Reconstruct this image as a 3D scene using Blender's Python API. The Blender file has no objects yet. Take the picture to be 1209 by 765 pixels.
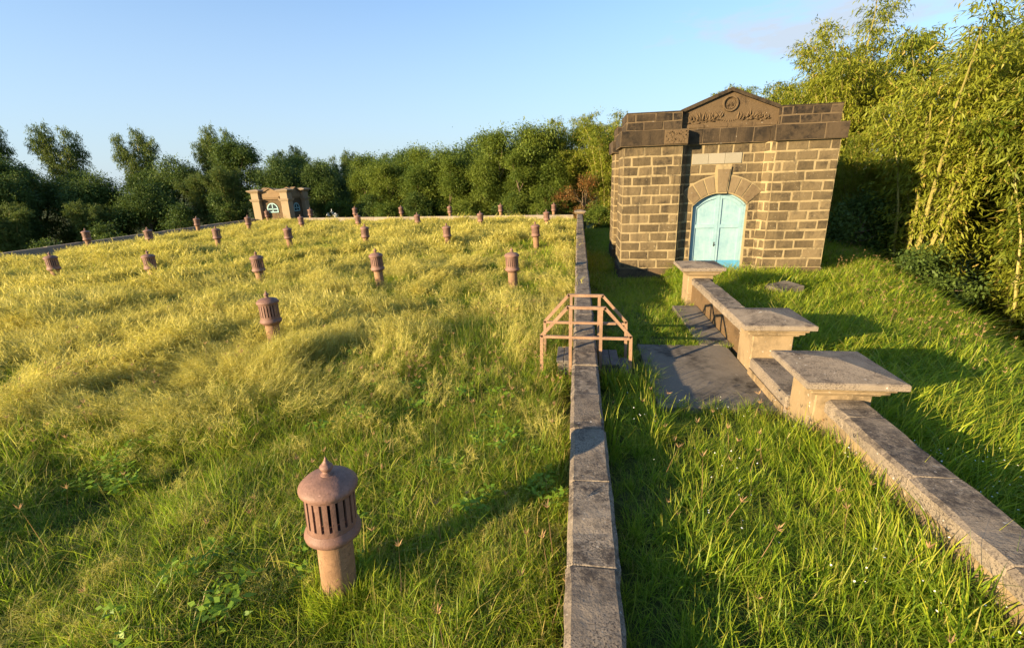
import bpy, math, random
import numpy as np
from mathutils import Vector, Matrix
R = math.radians
S = bpy.context.scene
COL = S.collection
rng = np.random.default_rng(7)
random.seed(7)

# ------------------------------------------------------------------ helpers
class MB:
    """collects faces with a material slot and a tone per face, then links ONE mesh object"""
    def __init__(s): s.v = []; s.f = []; s.m = []; s.t = []
    def add(s, vs, fs, m=0, t=.5):
        o = len(s.v); s.v += [tuple(p) for p in vs]
        for f in fs: s.f.append([i + o for i in f]); s.m.append(m); s.t.append(t)
    def box(s, x0, y0, z0, x1, y1, z1, m=0, t=.5, bv=0.0, M=None):
        b = min(bv, abs(x1-x0)*.3, abs(y1-y0)*.3, abs(z1-z0)*.3)
        if b <= 0:
            v = [(x0,y0,z0),(x1,y0,z0),(x1,y1,z0),(x0,y1,z0),(x0,y0,z1),(x1,y0,z1),(x1,y1,z1),(x0,y1,z1)]
            f = [(0,3,2,1),(4,5,6,7),(0,1,5,4),(1,2,6,5),(2,3,7,6),(3,0,4,7)]
        else:
            X, Y, Z = (x0, x1), (y0, y1), (z0, z1); v = []; idx = {}
            for i in (0,1):
                for j in (0,1):
                    for k in (0,1):
                        sx, sy, sz = b*(1-2*i), b*(1-2*j), b*(1-2*k)
                        for ax in range(3):
                            p = [X[i]+sx, Y[j]+sy, Z[k]+sz]; p[ax] = (X[i], Y[j], Z[k])[ax]
                            idx[i,j,k,ax] = len(v); v.append(tuple(p))
            f = []
            q = [(0,0),(1,0),(1,1),(0,1)]
            for a in (0,1):
                f.append([idx[a,j,k,0] for j,k in (q if a else q[::-1])])
                f.append([idx[j,a,k,1] for j,k in (q[::-1] if a else q)])
                f.append([idx[j,k,a,2] for j,k in (q if a else q[::-1])])
            for a in (0,1):
                for c in (0,1):
                    f.append([idx[a,c,0,0],idx[a,c,1,0],idx[a,c,1,1],idx[a,c,0,1]])
                    f.append([idx[a,0,c,0],idx[a,1,c,0],idx[a,1,c,2],idx[a,0,c,2]])
                    f.append([idx[0,a,c,1],idx[1,a,c,1],idx[1,a,c,2],idx[0,a,c,2]])
            for i in (0,1):
                for j in (0,1):
                    for k in (0,1): f.append([idx[i,j,k,0],idx[i,j,k,1],idx[i,j,k,2]])
        if M is not None: v = [tuple(M @ Vector(p)) for p in v]
        s.add(v, f, m, t)
    def lathe(s, prof, n=32, c=(0,0), m=0, t=.5):
        v = []; f = []
        for r, z in prof:
            for i in range(n):
                a = 2*math.pi*i/n; v.append((c[0]+r*math.cos(a), c[1]+r*math.sin(a), z))
        for k in range(len(prof)-1):
            for i in range(n):
                j = (i+1) % n
                f.append((k*n+i, k*n+j, (k+1)*n+j, (k+1)*n+i))
        if prof[0][0] > 1e-4: f.append(tuple(range(n-1,-1,-1)))
        if prof[-1][0] > 1e-4: f.append(tuple((len(prof)-1)*n+i for i in range(n)))
        s.add(v, f, m, t)
    def tube(s, pts, rad, n=6, m=0, t=.5, square=False):
        pts = [Vector(p) for p in pts]; v = []; f = []
        for i, p in enumerate(pts):
            d = (pts[min(i+1,len(pts)-1)] - pts[max(i-1,0)]).normalized()
            if abs(d.x) < .9 and abs(d.z) > .95: u = Vector((1,0,0))
            else: u = Vector((0,1,0)) if abs(d.y) < .9 else Vector((0,0,1))
            u = (u - d*u.dot(d)).normalized(); w = d.cross(u)
            r = rad[i] if hasattr(rad, '__len__') else rad
            k0 = .5 if square else 0
            for k in range(n):
                a = 2*math.pi*(k+k0)/n
                v.append(p + u*(r*math.cos(a)) + w*(r*math.sin(a)))
        for i in range(len(pts)-1):
            for k in range(n):
                j = (k+1) % n; f.append((i*n+k, i*n+j, (i+1)*n+j, (i+1)*n+k))
        f.append(tuple(range(n-1,-1,-1))); f.append(tuple((len(pts)-1)*n+k for k in range(n)))
        s.add(v, f, m, t)
    def build(s, name, mats, parent=None, smooth=None, loc=None):
        me = bpy.data.meshes.new(name)
        me.from_pydata(s.v, [], s.f); 
        for m in (mats if isinstance(mats, (list, tuple)) else [mats]): me.materials.append(m)
        me.polygons.foreach_set('material_index', s.m)
        a = me.attributes.new('tone', 'FLOAT', 'FACE'); a.data.foreach_set('value', s.t)
        import bmesh
        bm = bmesh.new(); bm.from_mesh(me); bmesh.ops.recalc_face_normals(bm, faces=bm.faces); bm.to_mesh(me); bm.free()
        if smooth:
            me.shade_smooth(); me.set_sharp_from_angle(angle=R(smooth))
        o = bpy.data.objects.new(name, me); COL.objects.link(o)
        if parent: o.parent = parent
        if loc: o.location = loc
        return o

def tag(o, label, cat, group=None, kind=None):
    if label: o['label'] = label
    if cat: o['category'] = cat
    if group: o['group'] = group
    if kind: o['kind'] = kind
    return o
def thing(name, loc, label, cat, group=None, rz=0):
    o = bpy.data.objects.new(name, None); COL.objects.link(o); o.location = loc; o.rotation_euler = (0,0,rz)
    o.empty_display_size = .2
    return tag(o, label, cat, group)
def copy_thing(root, loc, rot=(0,0,0), scale=1, label=None, name=None):
    r = root.copy(); COL.objects.link(r); r.location = loc; r.rotation_euler = rot
    r.scale = scale if hasattr(scale, '__len__') else (scale,)*3
    if label: r['label'] = label
    for ch in list(root.children):
        c = ch.copy(); COL.objects.link(c); c.parent = r
        for g in ch.children:
            d = g.copy(); COL.objects.link(d); d.parent = c
    return r

# ------------------------------------------------------------------ node material helpers
def newmat(name):
    m = bpy.data.materials.new(name); m.use_nodes = True
    nt = m.node_tree; nt.nodes.clear()
    return m, nt, nt.nodes, nt.links
class G:
    def __init__(s, nt): s.nt = nt
    def n(s, typ, **kw):
        x = s.nt.nodes.new(typ)
        for k, v in kw.items(): setattr(x, k, v)
        return x
    def val(s, sock, v):
        if isinstance(v, bpy.types.NodeSocket): s.nt.links.new(v, sock)
        else: sock.default_value = v
    def math(s, op, a, b=0.0, clamp=False):
        x = s.n('ShaderNodeMath', operation=op, use_clamp=clamp); s.val(x.inputs[0], a); s.val(x.inputs[1], b); return x.outputs[0]
    def noise(s, vec, scale, detail=4, rough=.55, out='Fac'):
        x = s.n('ShaderNodeTexNoise'); s.val(x.inputs['Vector'], vec); x.inputs['Scale'].default_value = scale
        x.inputs['Detail'].default_value = detail; x.inputs['Roughness'].default_value = rough; return x.outputs[out]
    def ramp(s, fac, stops, interp='LINEAR'):
        x = s.n('ShaderNodeValToRGB'); x.color_ramp.interpolation = interp; s.val(x.inputs[0], fac)
        e = x.color_ramp.elements
        while len(e) < len(stops): e.new(.5)
        for q, (p, c) in zip(e, stops):
            q.position = p; q.color = (c[0], c[1], c[2], 1) if hasattr(c, '__len__') else (c, c, c, 1)
        return x.outputs[0]
    def mix(s, fac, a, b, mode='MIX'):
        x = s.n('ShaderNodeMix', data_type='RGBA', blend_type=mode); s.val(x.inputs[0], fac)
        for sock, v in ((x.inputs[6], a), (x.inputs[7], b)):
            if isinstance(v, bpy.types.NodeSocket): s.nt.links.new(v, sock)
            else: sock.default_value = (v[0], v[1], v[2], 1)
        return x.outputs[2]
    def maprange(s, v, a, b, c=0., d=1.):
        x = s.n('ShaderNodeMapRange'); s.val(x.inputs[0], v)
        for i, q in enumerate((a, b, c, d)): x.inputs[i+1].default_value = q
        return x.outputs[0]
    def bump(s, h, strength, dist):
        x = s.n('ShaderNodeBump'); x.inputs['Strength'].default_value = strength; x.inputs['Distance'].default_value = dist
        s.val(x.inputs['Height'], h); return x.outputs[0]
    def out(s, bsdf):
        o = s.n('ShaderNodeOutputMaterial'); s.nt.links.new(bsdf, o.inputs['Surface'])
    def princ(s, col, rough=.8, normal=None, spec=.3, metal=0.):
        p = s.n('ShaderNodeBsdfPrincipled'); s.val(p.inputs['Base Color'], col if isinstance(col, bpy.types.NodeSocket) else (*col, 1))
        s.val(p.inputs['Roughness'], rough); p.inputs['Specular IOR Level'].default_value = spec; p.inputs['Metallic'].default_value = metal
        if normal is not None: s.nt.links.new(normal, p.inputs['Normal'])
        return p.outputs[0]
    def pos(s): return s.n('ShaderNodeNewGeometry').outputs['Position']
    def obj(s): return s.n('ShaderNodeTexCoord').outputs['Object']
    def attr(s, name): return s.n('ShaderNodeAttribute', attribute_name=name).outputs['Fac']
    def upness(s):
        g = s.n('ShaderNodeNewGeometry'); x = s.n('ShaderNodeSeparateXYZ'); s.nt.links.new(g.outputs['True Normal'], x.inputs[0]); return x.outputs[2]

def stone_mat(name, lo, hi, stain=.5, stain_col=(.035,.03,.026), lichen=.3, scale=1., bump=.5, lich_col=(.5,.47,.4), up_only=False, space='pos', speck=0, streak=0):
    m, nt, N, L = newmat(name); g = G(nt); p = g.pos() if space == 'pos' else g.obj()
    tone = g.attr('tone')
    n1 = g.noise(p, 3.1*scale, 6, .6); n2 = g.noise(p, 26*scale, 5, .65); n3 = g.noise(p, 1.3*scale, 4, .6); n4 = g.noise(p, 7.7*scale, 6, .7)
    base = g.mix(g.math('ADD', g.math('MULTIPLY', tone, .65), g.math('MULTIPLY', n1, .5), True), lo, hi)
    base = g.mix(g.maprange(n2, .3, .75, 0, .35), base, (hi[0]*1.15, hi[1]*1.1, hi[2]*1.05))
    st = g.math('MULTIPLY', g.maprange(n3, .62-.3*stain, .78-.25*stain), g.maprange(n4, .36, .6), True)
    if up_only: st = g.math('MULTIPLY', st, g.maprange(g.upness(), .2, .8, .25, 1), True)
    base = g.mix(st, base, stain_col)
    if streak > 0:
        mp = g.n('ShaderNodeMapping'); mp.inputs['Scale'].default_value = (5.5, 5.5, .5); nt.links.new(p, mp.inputs[0])
        k = g.math('MULTIPLY', g.maprange(g.noise(mp.outputs[0], 1., 5, .65), .46, .70), g.maprange(g.noise(p, .55, 3, .5), .38, .62), True)
        base = g.mix(g.math('MULTIPLY', k, streak), base, stain_col)
    if speck > 0:
        sp = g.math('MULTIPLY', g.maprange(g.noise(p, 75, 3, .6), .52, .58), g.maprange(g.noise(p, 2.6, 4, .65), .60-.25*speck, .70-.15*speck), True); base = g.mix(g.math('MULTIPLY', sp, .85), base, stain_col)
    if lichen > 0:
        v = g.noise(p, 16*scale, 3, .5); base = g.mix(g.math('MULTIPLY', g.maprange(v, .70-.1*lichen, .76-.1*lichen), g.maprange(n1, .4, .6), True), base, lich_col)
    h = g.math('ADD', g.math('MULTIPLY', n2, .5), n4)
    g.out(g.princ(base, .92, g.bump(h, bump, .02), .15))
    return m
def plain_mat(name, col, rough=.6, var=.25, scale=6, spec=.3, bump=.0, metal=0, dirt=None, dirt_amt=.4, objvar=0):
    m, nt, N, L = newmat(name); g = G(nt); p = g.obj()
    n = g.noise(p, scale, 6, .65); n2 = g.noise(p, scale*6, 4, .6)
    c = g.mix(g.maprange(n, .3, .7), [x*(1-var) for x in col], [min(1, x*(1+var*.6)) for x in col])
    if dirt: c = g.mix(g.math('MULTIPLY', g.maprange(n2, .52, .68), g.maprange(n, .38, .62, dirt_amt*.4, dirt_amt*1.6), True), c, dirt)
    if objvar:
        oi = g.n('ShaderNodeObjectInfo').outputs['Random']; c = g.mix(g.math('MULTIPLY', oi, objvar), c, g.mix(.5, c, dirt or (.1,.07,.05)))
        big = g.noise(p, 2.6, 5, .7); c = g.mix(g.maprange(big, .50, .62, 0, .55), c, [x*.62 for x in col])
        c = g.mix(g.maprange(g.noise(p, 40, 3, .6), .66, .72, 0, .5), c, [min(1,x*1.7+.03) for x in col])
    g.out(g.princ(c, rough, g.bump(n2, bump, .01) if bump else None, spec, metal))
    return m
def leaf_mat(name, dark, light, tip=None, trans=.4, wscale=.35, objvar=.25, rough=.6, patch=None, patch_amt=.5):
    """u of the UV = random per blade or leaf, v = along it"""
    m, nt, N, L = newmat(name); g = G(nt)
    uv = g.n('ShaderNodeUVMap').outputs[0]; sx = g.n('ShaderNodeSeparateXYZ'); L.new(uv, sx.inputs[0])
    u, v = sx.outputs[0], sx.outputs[1]
    w = g.noise(g.pos(), wscale, 3, .5)
    oi = g.n('ShaderNodeObjectInfo').outputs['Random']
    f = g.math('ADD', g.math('MULTIPLY', u, .6), g.math('ADD', g.math('MULTIPLY', oi, objvar), g.maprange(w, .3, .7, -.2, .4)), True)
    c = g.mix(f, dark, light)
    if tip: c = g.mix(g.math('MULTIPLY', g.maprange(v, .35, 1), g.maprange(u, .2, .9), True), c, tip)
    if patch: c = g.mix(g.math('MULTIPLY', g.maprange(g.math('FRACT', g.math('MULTIPLY', u, 7.13)), 1-patch_amt, 1-patch_amt+.05), 1., True), c, patch)
    d = g.princ(c, rough, None, .25)
    t = g.n('ShaderNodeBsdfTranslucent'); L.new(g.mix(.5, c, (light[0]*1.1, light[1]*1.1, light[2]*.8)), t.inputs[0])
    mx = g.n('ShaderNodeMixShader'); mx.inputs[0].default_value = trans; L.new(d, mx.inputs[1]); L.new(t.outputs[0], mx.inputs[2])
    g.out(mx.outputs[0]); return m

# ------------------------------------------------------------------ camera
W0, H0, FPX = 1209., 765., 552.865
yaw, pitch, roll, HC = R(-8.28768), R(17.44566), R(2.0003), 2.7
fw = Vector((math.sin(yaw)*math.cos(pitch), math.cos(yaw)*math.cos(pitch), -math.sin(pitch)))
r0 = Vector((math.cos(yaw), -math.sin(yaw), 0)); d0 = fw.cross(r0)
cr = r0*math.cos(roll) + d0*math.sin(roll); cd = -r0*math.sin(roll) + d0*math.cos(roll)
cam = bpy.data.cameras.new('camera'); camo = bpy.data.objects.new('camera', cam); COL.objects.link(camo)
cam.sensor_fit = 'HORIZONTAL'; cam.sensor_width = 36; cam.lens = FPX/W0*36; cam.clip_end = 3000; cam.clip_start = .05
camo.matrix_world = Matrix(((cr.x, -cd.x, -fw.x, 0), (cr.y, -cd.y, -fw.y, 0), (cr.z, -cd.z, -fw.z, HC), (0,0,0,1)))
S.camera = camo

# ------------------------------------------------------------------ light
SUN_EL = R(13.0); LDIR = Vector((.735, .678, 0)).normalized()      # direction the light travels
ldir = Vector((LDIR.x*math.cos(SUN_EL), LDIR.y*math.cos(SUN_EL), -math.sin(SUN_EL)))
sun = bpy.data.lights.new('sun', 'SUN'); suno = bpy.data.objects.new('sun', sun); COL.objects.link(suno)
sun.energy = 5.0; sun.angle = R(.55); sun.color = (1, .77, .46)
suno.rotation_euler = ldir.to_track_quat('-Z', 'Y').to_euler(); suno.location = (-30, -30, 20)
w = bpy.data.worlds.new('World'); S.world = w; w.use_nodes = True
nt = w.node_tree; nt.nodes.clear(); g = G(nt)
sky = g.n('ShaderNodeTexSky', sky_type='NISHITA'); sky.sun_disc = False; sky.sun_elevation = SUN_EL
sky.sun_rotation = math.atan2(-LDIR.x, -LDIR.y); sky.air_density = 1.0; sky.dust_density = .6; sky.ozone_density = 1.6
dirv = g.n('ShaderNodeTexCoord').outputs['Generated']
mp = g.n('ShaderNodeMapping'); mp.inputs['Scale'].default_value = (1, 1, 3.2); nt.links.new(dirv, mp.inputs[0])
cn = g.noise(mp.outputs[0], 2.1, 6, .55); cn2 = g.noise(mp.outputs[0], 6.5, 5, .6)
sxyz = g.n('ShaderNodeSeparateXYZ'); nt.links.new(dirv, sxyz.inputs[0])
low = g.maprange(sxyz.outputs[2], .0, .42, .85, 0.1)              # whitish air near the horizon
cl = g.math('MULTIPLY', g.maprange(cn, .50, .72), g.maprange(cn2, .3, .7, .4, 1), True)
fac = g.math('MAXIMUM', g.math('MULTIPLY', cl, .75), low)
def cloudbank(u_, v_, wa, wb, seed_scale):
    d = (fw*FPX + cr*(u_-W0/2) + cd*(v_-H0/2)).normalized(); h = Vector((d.y, -d.x, 0)).normalized()
    dt = g.n('ShaderNodeVectorMath', operation='DOT_PRODUCT'); nt.links.new(dirv, dt.inputs[0]); dt.inputs[1].default_value = h
    fr = g.n('ShaderNodeVectorMath', operation='DOT_PRODUCT'); nt.links.new(dirv, fr.inputs[0]); fr.inputs[1].default_value = (d.x, d.y, 0)
    a = g.math('DIVIDE', dt.outputs['Value'], wa); b = g.math('DIVIDE', g.math('SUBTRACT', sxyz.outputs[2], d.z), wb)
    rad = g.math('SQRT', g.math('ADD', g.math('MULTIPLY', a, a), g.math('MULTIPLY', b, b)))
    puff = g.noise(mp.outputs[0], seed_scale, 6, .58)
    return g.math('MULTIPLY', g.maprange(g.math('SUBTRACT', puff, g.math('MULTIPLY', rad, .32)), .02, .34), g.maprange(fr.outputs['Value'], 0, .1), True)
bank = g.math('MULTIPLY', cloudbank(1000, 4, .20, .06, 5.), .95)
fac = g.math('MAXIMUM', fac, bank)
skyb = g.mix(1., sky.outputs[0], (.56, .86, 1.14), 'MULTIPLY')
skyc = g.mix(fac, skyb, (2.35, 2.68, 3.1))
bg = g.n('ShaderNodeBackground'); nt.links.new(skyc, bg.inputs[0]); bg.inputs[1].default_value = .09
ow = g.n('ShaderNodeOutputWorld'); nt.links.new(bg.outputs[0], ow.inputs[0])
S.view_settings.view_transform = 'Standard'; S.view_settings.look = 'None'; S.view_settings.exposure = 1.65; S.view_settings.gamma = 1
S.view_settings.use_curve_mapping = False
S.cycles.max_bounces = 6; S.cycles.diffuse_bounces = 3; S.cycles.transmission_bounces = 4; S.cycles.use_denoising = True

# ------------------------------------------------------------------ value noise for terrain and grass fields
def _hash(i, j, s):
    n = (i*374761393 + j*668265263 + s*974634777) & 0xffffffff
    n = ((n ^ (n >> 13))*1274126177) & 0xffffffff
    return ((n ^ (n >> 16)) & 0xffff)/65535.
def vnoise(x, y, s=0):
    x = np.asarray(x, float); y = np.asarray(y, float)
    i = np.floor(x).astype(np.int64); j = np.floor(y).astype(np.int64); fx = x-i; fy = y-j
    fx = fx*fx*(3-2*fx); fy = fy*fy*(3-2*fy)
    a = _hash(i,j,s); b = _hash(i+1,j,s); c = _hash(i,j+1,s); d = _hash(i+1,j+1,s)
    return (a*(1-fx)+b*fx)*(1-fy) + (c*(1-fx)+d*fx)*fy
def fbm(x, y, s=0): return .57*vnoise(x,y,s) + .29*vnoise(2.1*x,2.1*y,s+1) + .14*vnoise(4.3*x,4.3*y,s+2)
def sstep(a, b, x): t = np.clip((x-a)/(b-a), 0, 1); return t*t*(3-2*t)
def far_edge(x): return 31.3 - .125*x                     # y of the far kerb wall
def crest(y): return 6.0 + .34*(y-8.0)
def hgt(x, y):
    x = np.asarray(x, float); y = np.asarray(y, float)
    left = -.14 + .26*(fbm(x*.55, y*.55, 3)-.5) + .05*(fbm(x*2, y*2, 9)-.5)
    out = np.maximum(np.maximum(-25.0-x, y-far_edge(x)-.4), 0)
    left = left - 3.6*sstep(0, 14, out)
    strip = -.17 + .15*(1-sstep(4.3,5.5,y)) - .43*sstep(9., 14.2, y) - .3*sstep(18, 26, y) + .05*(fbm(x*.9, y*.9, 5)-.5)
    strip = strip - 2.4*sstep(31, 45, y)
    rx = x - crest(y)
    right = -.22 - .22*sstep(3, 7.5, x) - .15*sstep(9, 15, y) + .10*(fbm(x*.7, y*.7, 6)-.5)
    sp = np.log1p(np.exp(np.clip((rx-.9)*2.2, -30, 30)))/2.2
    right = right - np.minimum(.82*sp, 4.6 + .4*(fbm(x*.2, y*.2, 8)-.5)) - 1.8*sstep(24, 40, y)
    t = sstep(.0, .25, x-.0)
    z = left*(1-t) + strip*t
    t2 = sstep(2.6, 2.9, x)
    return z*(1-t2) + right*t2

def axis(lo, hi, fine_lo, fine_hi, fine, grow=1.22):
    a = list(np.arange(fine_lo, fine_hi, fine)); st = fine; x = a[-1]
    while x < hi: st *= grow; x += st; a.append(x)
    st = fine; x = a[0]; b = []
    while x > lo: st *= grow; x -= st; b.append(x)
    return np.array(b[::-1] + a)
xs = axis(-600, 600, -8, 11, .16, 1.05); ys = axis(-60, 900, -1, 20, .16, 1.05)
XX, YY = np.meshgrid(xs, ys); ZZ = hgt(XX, YY)
me = bpy.data.meshes.new('ground'); nx, ny = len(xs), len(ys)
V = np.stack([XX, YY, ZZ], -1).reshape(-1, 3)
ii = np.arange(ny*nx).reshape(ny, nx)
F = np.stack([ii[:-1,:-1], ii[:-1,1:], ii[1:,1:], ii[1:,:-1]], -1).reshape(-1, 4)
me.from_pydata(V.tolist(), [], F.tolist()); me.shade_smooth()
m, nt, N, L = newmat('soil_and_thatch'); g = G(nt); p = g.pos()
c = g.ramp(g.noise(p, .8, 5, .6), [(.3, (.05,.065,.014)), (.55, (.085,.095,.022)), (.75, (.12,.105,.04))])
c = g.mix(g.maprange(g.noise(p, 25, 4, .7), .45, .7, 0, .6), c, (.03,.028,.014))
g.out(g.princ(c, .95, g.bump(g.noise(p, 30, 5, .7), .8, .05), .1)); me.materials.append(m)
go = bpy.data.objects.new('ground', me); COL.objects.link(go); go['kind'] = 'structure'

# ------------------------------------------------------------------ stone materials
M_block = stone_mat('brown_block', (.044,.033,.018), (.172,.127,.067), .5, (.026,.021,.015), .35, 1.0, 1.2, (.26,.22,.15), streak=.75)
M_blockdark = stone_mat('weathered_block', (.030,.022,.014), (.082,.058,.034), .65, (.014,.012,.010), .0, 1.2, 1., streak=.8)
M_mortar = stone_mat('pale_mortar', (.18,.135,.07), (.33,.258,.138), .4, (.075,.058,.035), .0, 1.5, .6, streak=.6)
M_mortardark = stone_mat('stained_mortar', (.075,.054,.032), (.14,.10,.055), .4, (.05,.035,.022), .1, 1.5, .5)
M_plinth = stone_mat('damp_plinth', (.055,.037,.022), (.13,.09,.05), .6, (.03,.024,.018), .1, 1., .8)
M_carve = stone_mat('carved_stone', (.058,.039,.022), (.125,.085,.045), .3, (.04,.028,.018), .15, 2., .8)
M_vous = stone_mat('voussoir_stone', (.10,.072,.04), (.20,.148,.083), .3, (.09,.06,.035), .1, 1.5, .7)
M_plaque = stone_mat('painted_plaque', (.21,.19,.14), (.27,.24,.18), .1, (.3,.28,.22), .1, 2., .2)
M_coping = stone_mat('grey_coping', (.15,.118,.088), (.275,.225,.168), .85, (.055,.045,.038), .25, 1.5, .55, (.5,.47,.42), True, speck=1.)
M_plaster = stone_mat('tan_plaster', (.175,.122,.066), (.30,.22,.125), .65, (.10,.075,.045), .35, 1.3, .4)
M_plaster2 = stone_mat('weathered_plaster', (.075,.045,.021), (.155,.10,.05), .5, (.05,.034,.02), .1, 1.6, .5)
M_cap = stone_mat('pillar_cap_stone', (.16,.125,.092), (.275,.225,.168), .8, (.07,.055,.045), .25, 1.6, .4, (.5,.47,.42), True, speck=.8)
M_concrete = stone_mat('dark_concrete', (.10,.085,.066), (.22,.185,.142), .6, (.032,.027,.022), .15, .9, .35, (.25,.22,.18))
M_kerb = stone_mat('pale_kerb', (.18,.15,.115), (.28,.235,.185), .3, (.14,.12,.09), .1, .8, .4)
M_house = stone_mat('house_stone', (.21,.155,.095), (.31,.235,.148), .2, (.2,.14,.08), .1, 1., .5)
M_housedark = stone_mat('house_wall_stone', (.075,.050,.026), (.14,.095,.052), .4, (.07,.05,.03), .1, 1., .5)

# ------------------------------------------------------------------ pump house
BX0, BX1, BY0, BY1, BZ = 1.35, 7.35, 15.3, 21.2, -.8
PZ0, CZ, CZ1, TZ = -.25, 3.42, 3.86, 4.33
NC = 13; CH = (CZ-PZ0)/NC
def frame(o, u, nrm):
    o = Vector(o); u = Vector(u).normalized(); nrm = Vector(nrm).normalized()
    return lambda a, z, d=0: tuple(o + u*a + nrm*d + Vector((0,0,z)))
rb = random.Random(3)
def block(mb, T, a0, z0, a1, z1, a0t=None, a1t=None, mat=0, d=.012, bv=.012, tone=None):
    """one squared stone on a wall plane, slightly proud of the joints"""
    a0t = a0 if a0t is None else a0t; a1t = a1 if a1t is None else a1t
    if a1-a0 < .04 and a1t-a0t < .04: return
    dd = d*rb.uniform(.4, 1.5); b = bv
    j = lambda: rb.uniform(-.014, .014)
    o = [(a0+j(), z0+j()), (a1+j(), z0+j()), (a1t+j(), z1+j()), (a0t+j(), z1+j())]
    cx = sum(q[0] for q in o)/4; cz = sum(q[1] for q in o)/4
    i = []
    for q in o:
        i.append((q[0]+b*(1 if q[0] < cx else -1), q[1]+b*(1 if q[1] < cz else -1)))
    v = [T(a, z, -.01) for a, z in o] + [T(a, z, dd) for a, z in i] + [T(cx+rb.uniform(-.04,.04), cz+rb.uniform(-.03,.03), dd+rb.uniform(-.004,.012))]
    t = (rb.uniform(0, .85) if rb.random() < .86 else rb.uniform(.9,1.5)) if tone is None else tone
    f = [(0,1,5,4),(1,2,6,5),(2,3,7,6),(3,0,4,7),(4,5,8),(5,6,8),(6,7,8),(7,4,8)]
    mb.add(v, f, mat, t)
def courses(mb, T, width, z0, nrow, ch, L=.56, jt=.042, mat=0, cut=None, phase=0, tone=None):
    for k in range(nrow):
        za, zb = z0+k*ch+jt/2, z0+(k+1)*ch-jt/2
        spans = [((0, 0), (width, width))]
        if cut: spans = cut(za, zb)
        for (s0, s0t), (s1, s1t) in spans:
            wdt = s1-s0
            if max(wdt, s1t-s0t) < .05: continue
            n = max(1, round(wdt/(L*rb.uniform(.8,1.25))))
            odd = (k+phase) % 2
            cuts = [s0]
            if n >= 2 or odd:
                off = .5 if odd else 0
                for q in range(1, n+1):
                    c = s0 + (q-off)*wdt/n + rb.uniform(-.04, .04)
                    if s0+.12 < c < s1-.12: cuts.append(c)
            cuts.append(s1)
            for q in range(len(cuts)-1):
                f, l = q == 0, q == len(cuts)-2
                block(mb, T, cuts[q]+(jt/2 if not f else .012), za, cuts[q+1]-(jt/2 if not l else .012), zb,
                      s0t+.012 if f else None, s1t-.012 if l else None, mat, tone=tone)
house = thing('pump_house', (4.35, 18.2, BZ), 'tall square brown block pump house with pediment and light blue arched double door', 'building')
def put(o):
    o.parent = house; o.matrix_parent_inverse = Matrix.Translation((-4.35, -18.2, -BZ)); return o
PW = 1.70
wall = MB(); plinth = MB(); corn = MB(); par = MB()
CB = 15.62                                           # plane of the recessed centre
piers = [(BX0, BY0, 1, 1), (BX1-PW, BY0, -1, 1), (BX0+.05, BY1-PW, 1, -1), (BX1-PW, BY1-PW, -1, -1)]
def ringfaces(x0, y0, x1, y1):
    return [((x0,y0,0),(1,0,0),(0,-1,0),x1-x0), ((x1,y0,0),(0,1,0),(1,0,0),y1-y0), ((x1,y1,0),(-1,0,0),(0,1,0),x1-x0), ((x0,y1,0),(0,-1,0),(-1,0,0),y1-y0)]
for i, (px, py, sx, sy) in enumerate(piers):
    x1, y1 = px+PW, py+PW
    wall.box(px, py, PZ0, x1, y1, CZ, 1)
    for q, (o, u, n, wd) in enumerate(ringfaces(px, py, x1, y1)):
        courses(wall, frame(o, u, n), wd, PZ0, NC, CH, phase=q+i)
    plinth = MB(); plinth.box(px-.035, py-.035, BZ, x1+.035, y1+.035, PZ0-.0, 0, .4, .02); put(plinth.build('plinth', [M_plinth]))
    e = .11
    for o, u, n, wd in ringfaces(px-e, py-e, x1+e, y1+e):
        T = frame(o, u, n); nb = 3; xs_ = [0] + [wd*(k+rb.uniform(.9,1.1))/nb for k in range(1, nb)] + [wd]
        for k in range(nb): block(corn, T, xs_[k]+.006, CZ+.02, xs_[k+1]-.006, CZ1-.01, mat=0, d=.012, bv=.015)
    corn.box(px-e, py-e, CZ+.004, x1+e, y1+e, CZ1, 1)
    s = -.06
    par.box(px-s, py-s, CZ1, x1+s, y1+s, TZ, 1)
    for q, (o, u, n, wd) in enumerate(ringfaces(px-s, py-s, x1+s, y1+s)):
        courses(par, frame(o, u, n), wd, CZ1+.01, 2, (TZ-CZ1-.01)/2, .52, .022, 0, phase=q)
    par.box(px-s-.012, py-s-.012, TZ, x1+s+.012, y1+s+.012, TZ+.035, 0, .35, .01)
# splayed returns either side of the recessed centre
LX, RX = BX0+PW, BX1-PW
for sgn, xx in ((1, LX), (-1, RX)):
    a, b = ((xx, BY0+.02), (xx+sgn*.20, CB)) if sgn > 0 else ((xx+sgn*.20, CB), (xx, BY0+.02))
    dv = Vector((b[0]-a[0], b[1]-a[1], 0)); nn = Vector((dv.y, -dv.x, 0)).normalized()
    T = frame((a[0], a[1], 0), dv, nn); wd = dv.length
    v = [(xx, BY0+.02), (xx+sgn*.20, CB), (xx, CB)]
    wall.add([(x, y, z) for z in (BZ, CZ) for x, y in v], [(0,1,2),(3,5,4),(0,1,4,3),(1,2,5,4),(2,0,3,5)], 1)
    courses(wall, T, wd, PZ0, NC, CH, .8, phase=1)
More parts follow.
